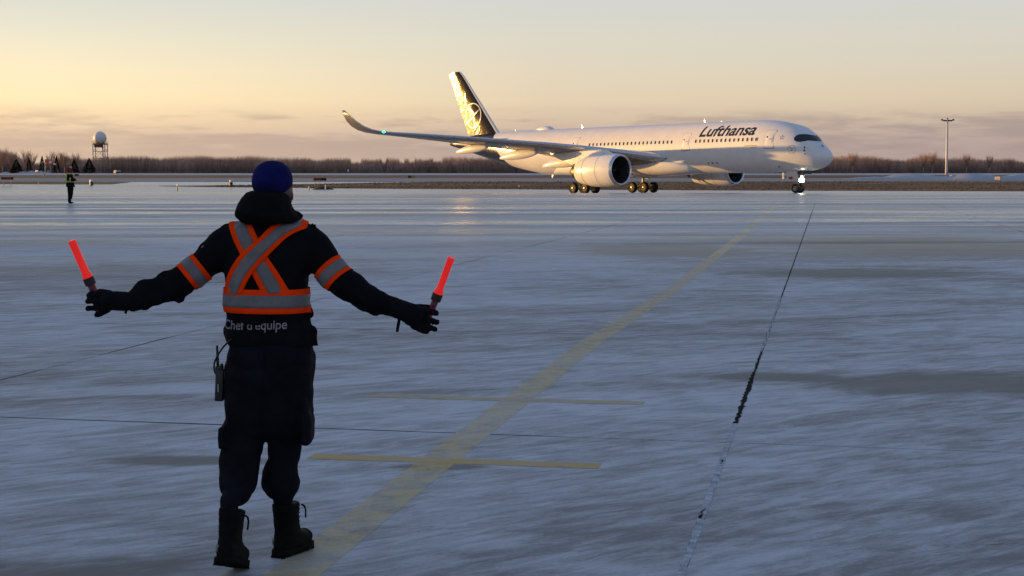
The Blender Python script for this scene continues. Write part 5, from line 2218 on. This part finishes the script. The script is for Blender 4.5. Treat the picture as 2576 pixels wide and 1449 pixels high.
def wand(tip, bot, hand, y, label, w_tip, w_bot):
    a, b, c = at(*tip, y - .03), at(*bot, y), at(*hand, y + .01)
    d = (a - b).normalized()
    root = tag(empty('marshalling_wand', c), label, 'wand', 'marshalling wands in the gloves')
    k = y / F_PX / 2
    q = lambda p: p - c
    ln = (a - b).length
    MB().tube([q(b), q(b + d * .012), q(b + d * .034), q(b + d * (ln - .012)), q(a - d * .010), q(a)],
              [w_bot * k, w_bot * k * 1.02, w_tip * k * 1.0, w_tip * k, w_tip * k * 1.06, w_tip * k * .95], 20).build('light_tube', M_WAND, root, auto=40)
    MB().tube([q(b - d * .030), q(b - d * .028), q(b + d * .004), q(b + d * .006)], [w_bot * k * .9, w_bot * k * 1.10, w_bot * k * 1.12, w_bot * k], 18).build('collar', M_COLLAR, root, auto=40)
    h = MB().tube([q(c - (b - c).normalized() * .05), q(c), q(b - d * .028)], [w_tip * k * .85, w_tip * k * .95, w_tip * k * 1.0], 16).build('handle', M_WANDH, root, auto=40)
    pb = b.lerp(c, .42)
    MB().ball(q(pb) + Vector((0, -w_tip * k * .92, 0)), .008, 10, 6, (1, .5, 1.3)).build('button', M_BUTTON, h)
    return root


wand((180, 605), (222.5, 701), (247, 760), 6.69, 'lit red wand in the raised glove on the left of the marshaller', 19.5, 25)
wand((1135.5, 648), (1101, 741), (1077, 800), 6.69, 'lit red wand in the glove nearest the yellow line', 17.5, 24)

# --- radio on the left hip
rad_o = tag(empty('handheld_radio', at(554, 968, 6.70)), 'black handheld radio with stub antenna and cord on the left hip', 'radio')
org = rad_o.location
mb = MB()
mb.box((0, 0, 0), (.036, .055, .140), Matrix.Rotation(radians(3), 3, 'Y'), .006)
mb.box((-.002, 0, .074), (.030, .045, .02), None, .004)
mb.tube([(.008, 0, .07), (.008, 0, .094)], .007, 8)
mb.build('body', M_DARKM if False else mat('radio_plastic', (.010, .010, .011), .5), rad_o)
MB().tube([at(548.5, 936, 6.70) - org, at(547.5, 905, 6.70) - org, at(545.8, 869, 6.70) - org], [.0075, .006, .005], 8).build('antenna', bpy.data.materials['radio_plastic'], rad_o)
P = [Vector(p) for p in [tuple(at(a, b, y_) - org) for a, b, y_ in densify([(582, 853, 6.62), (566, 868, 6.63), (552, 887, 6.66), (541, 908, 6.69), (538.5, 922, 6.69), (540, 935, 6.69), (546, 944, 6.69)], 5)]]
MB().tube(P, .0042, 6).build('cord', bpy.data.materials['radio_plastic'], rad_o)
MB().box((-.004, -.0295, -.010), (.006, .004, .034)).build('label', mat('radio_label', (.25, .25, .25), .5), rad_o, smooth=False)
MB().box((.022, 0, .02), (.012, .035, .09), None, .003).build('belt_clip', bpy.data.materials['radio_plastic'], rad_o)

# ------------------------------------------------------------------ far worker in profile
YW = 83.4
M_LIME = mat('lime_vest', (0.46, 0.47, 0.10), .8, .15, 3)
M_REDH = mat('red_knit', (0.20, 0.012, 0.015), .9, .15, 6)
M_DKCL = cloth('dark_workwear', (0.010, 0.010, 0.012), .9)


def q5(u, v):
    return (u / 6.968, 325.3 + .14353 * v)


def lw(mb, pts, n=12):
    limb(mb, [(*q5(p[0], p[1]), p[2] / 6.968, YW + (p[3] if len(p) > 3 else 0)) for p in pts], n)


mb = MB()
lw(mb, [(1222, 690, 22), (1222, 705, 42), (1222, 730, 48), (1222, 755, 42), (1226, 775, 24)])
lw(mb, [(1222, 760, 26), (1220, 800, 30)])
lw(mb, [(1264, 735, 8), (1272, 742, 9), (1264, 752, 8)], 8)
lw(mb, [(1218, 780, 30), (1220, 830, 42), (1222, 900, 42), (1230, 980, 40), (1232, 1010, 34)])
lw(mb, [(1228, 990, 26, -.1), (1224, 1100, 22, -.1), (1219, 1200, 16, -.1), (1216, 1260, 14, -.1)])
lw(mb, [(1238, 990, 26, .1), (1246, 1100, 22, .1), (1239, 1200, 16, .1), (1236, 1260, 14, .1)])
lw(mb, [(1224, 810, 28, -.2), (1240, 870, 25, -.2), (1290, 880, 20, -.15), (1328, 885, 18, -.1)])
lw(mb, [(1224, 810, 28, .2), (1240, 870, 25, .2), (1290, 880, 20, .15), (1322, 880, 18, .1)])
w2 = link_mesh('person', remeshed(mb, .020, 3), M_SKIN)
tag(w2, 'far worker in yellow vest and red hat standing sideways on the left apron', 'person')
mb = MB()
mb.rings([[Vector(p) for p in ringpx(q5(0, v)[1], q5(l, 0)[0], q5(r, 0)[0], d, YW, n=24)] for v, l, r, d in
          ((765, 1190, 1250, .16), (800, 1168, 1272, .24), (850, 1162, 1282, .26), (900, 1164, 1290, .26), (940, 1168, 1292, .26), (985, 1162, 1305, .27), (1012, 1168, 1312, .27))])
lw(mb, [(1222, 815, 38, -.24), (1238, 868, 34, -.26), (1262, 884, 30, -.24), (1300, 884, 26, -.18), (1322, 886, 22, -.12)])
lw(mb, [(1222, 815, 38, .24), (1238, 868, 34, .26), (1262, 884, 30, .24), (1300, 884, 26, .18), (1322, 886, 22, .12)])
jw = link_mesh('jacket', remeshed(mb, .022, 3), M_DKCL, w2)
mb = MB()
mb.rings([[Vector(p) for p in ringpx(q5(0, v)[1], q5(l, 0)[0], q5(r, 0)[0], d, YW, n=24)] for v, l, r, d in ((985, 1185, 1285, .22), (1040, 1185, 1285, .21), (1080, 1190, 1280, .2))])
lw(mb, [(1222, 1060, 40, -.1), (1222, 1130, 34, -.1), (1218, 1200, 27, -.1), (1216, 1225, 22, -.1)])
lw(mb, [(1244, 1060, 40, .1), (1248, 1130, 34, .1), (1240, 1200, 27, .1), (1236, 1225, 22, .1)])
link_mesh('trousers', remeshed(mb, .022, 3), M_DKCL, w2)
for dx, dy in ((0, -.1), (4, .1)):
    mb = MB()
    lw(mb, [(1216 + dx, 1205, 25, dy), (1214 + dx, 1250, 25, dy), (1216 + dx, 1275, 24, dy)])
    lw(mb, [(1204 + dx, 1284, 15, dy), (1240 + dx, 1283, 16, dy), (1285 + dx, 1288, 11, dy)])
    link_mesh('boot', remeshed(mb, .016, 2), M_BOOT, w2)
mb = MB()
lw(mb, [(1214, 672, 22), (1216, 684, 42), (1216, 705, 52), (1216, 728, 54), (1208, 752, 40)], 18)
hat = link_mesh('hat', remeshed(mb, .016, 2), M_REDH, w2)
mb = MB()
a = at(*q5(1240, 668), YW)
mb.ball(a, .075, 10, 7)
mb.build('pompom', mat('pale_pompom', (.45, .38, .36), .9), hat)
# vest: back panel, waist band and sleeve band laid over the jacket
bw = BVHTree.FromPolygons([v.co.copy() for v in jw.data.vertices], [tuple(p.vertices) for p in jw.data.polygons])


def vest_piece(name, u0, u1, v0, v1, nu=10, nv=10):
    vs, fs = [], []
    for i in range(nu + 1):
        for j in range(nv + 1):
            p = at(*q5(u0 + (u1 - u0) * i / nu, v0 + (v1 - v0) * j / nv), YW)
            h, n, k, d = bw.ray_cast(Vector((p.x, YW - 2, p.z)), Vector((0, 1, 0)))
            if h is None:
                h = Vector((p.x, YW, p.z))
            vs.append(Vector((h.x, h.y - .012, h.z)))
    for i in range(nu):
        for j in range(nv):
            a_ = i * (nv + 1) + j
            fs.append((a_, a_ + 1, a_ + nv + 2, a_ + nv + 1))
    o = MB().add(vs, fs).build(name, M_LIME, w2)
    so = o.modifiers.new('s', 'SOLIDIFY')
    so.thickness = .012
    return o


mb = MB()
mb.rings([[Vector(p) for p in ringpx(q5(0, v)[1], q5(l, 0)[0], q5(r, 0)[0], d, YW, n=24)] for v, l, r, d in ((902, 1158, 1298, .275), (928, 1160, 1300, .275))], cap=False)
mb.build('waist_band', M_LIME, w2)
vest_piece('back_panel', 1160, 1196, 775, 905)
vest_piece('shoulder_panel', 1180, 1262, 766, 790)
vest_piece('sleeve_band', 1250, 1274, 845, 905, 6, 8)
mb = MB()
a, b = at(*q5(1328, 884), YW), at(*q5(1362, 890), YW)
t2 = tag(empty('signal_wand', a), 'short pale wand held in front by the far worker', 'wand')
MB().tube([Vector((0, -.1, 0)), (b - a) * .55 + Vector((0, -.1, 0))], [.03, .035], 8).build('handle', M_COLLAR, t2)
MB().tube([(b - a) * .55 + Vector((0, -.1, 0)), (b - a) * 1.0 + Vector((0, -.1, 0))], [.055, .05], 8).build('light_tube', mat('pale_wand', (.62, .45, .42), .5), t2)
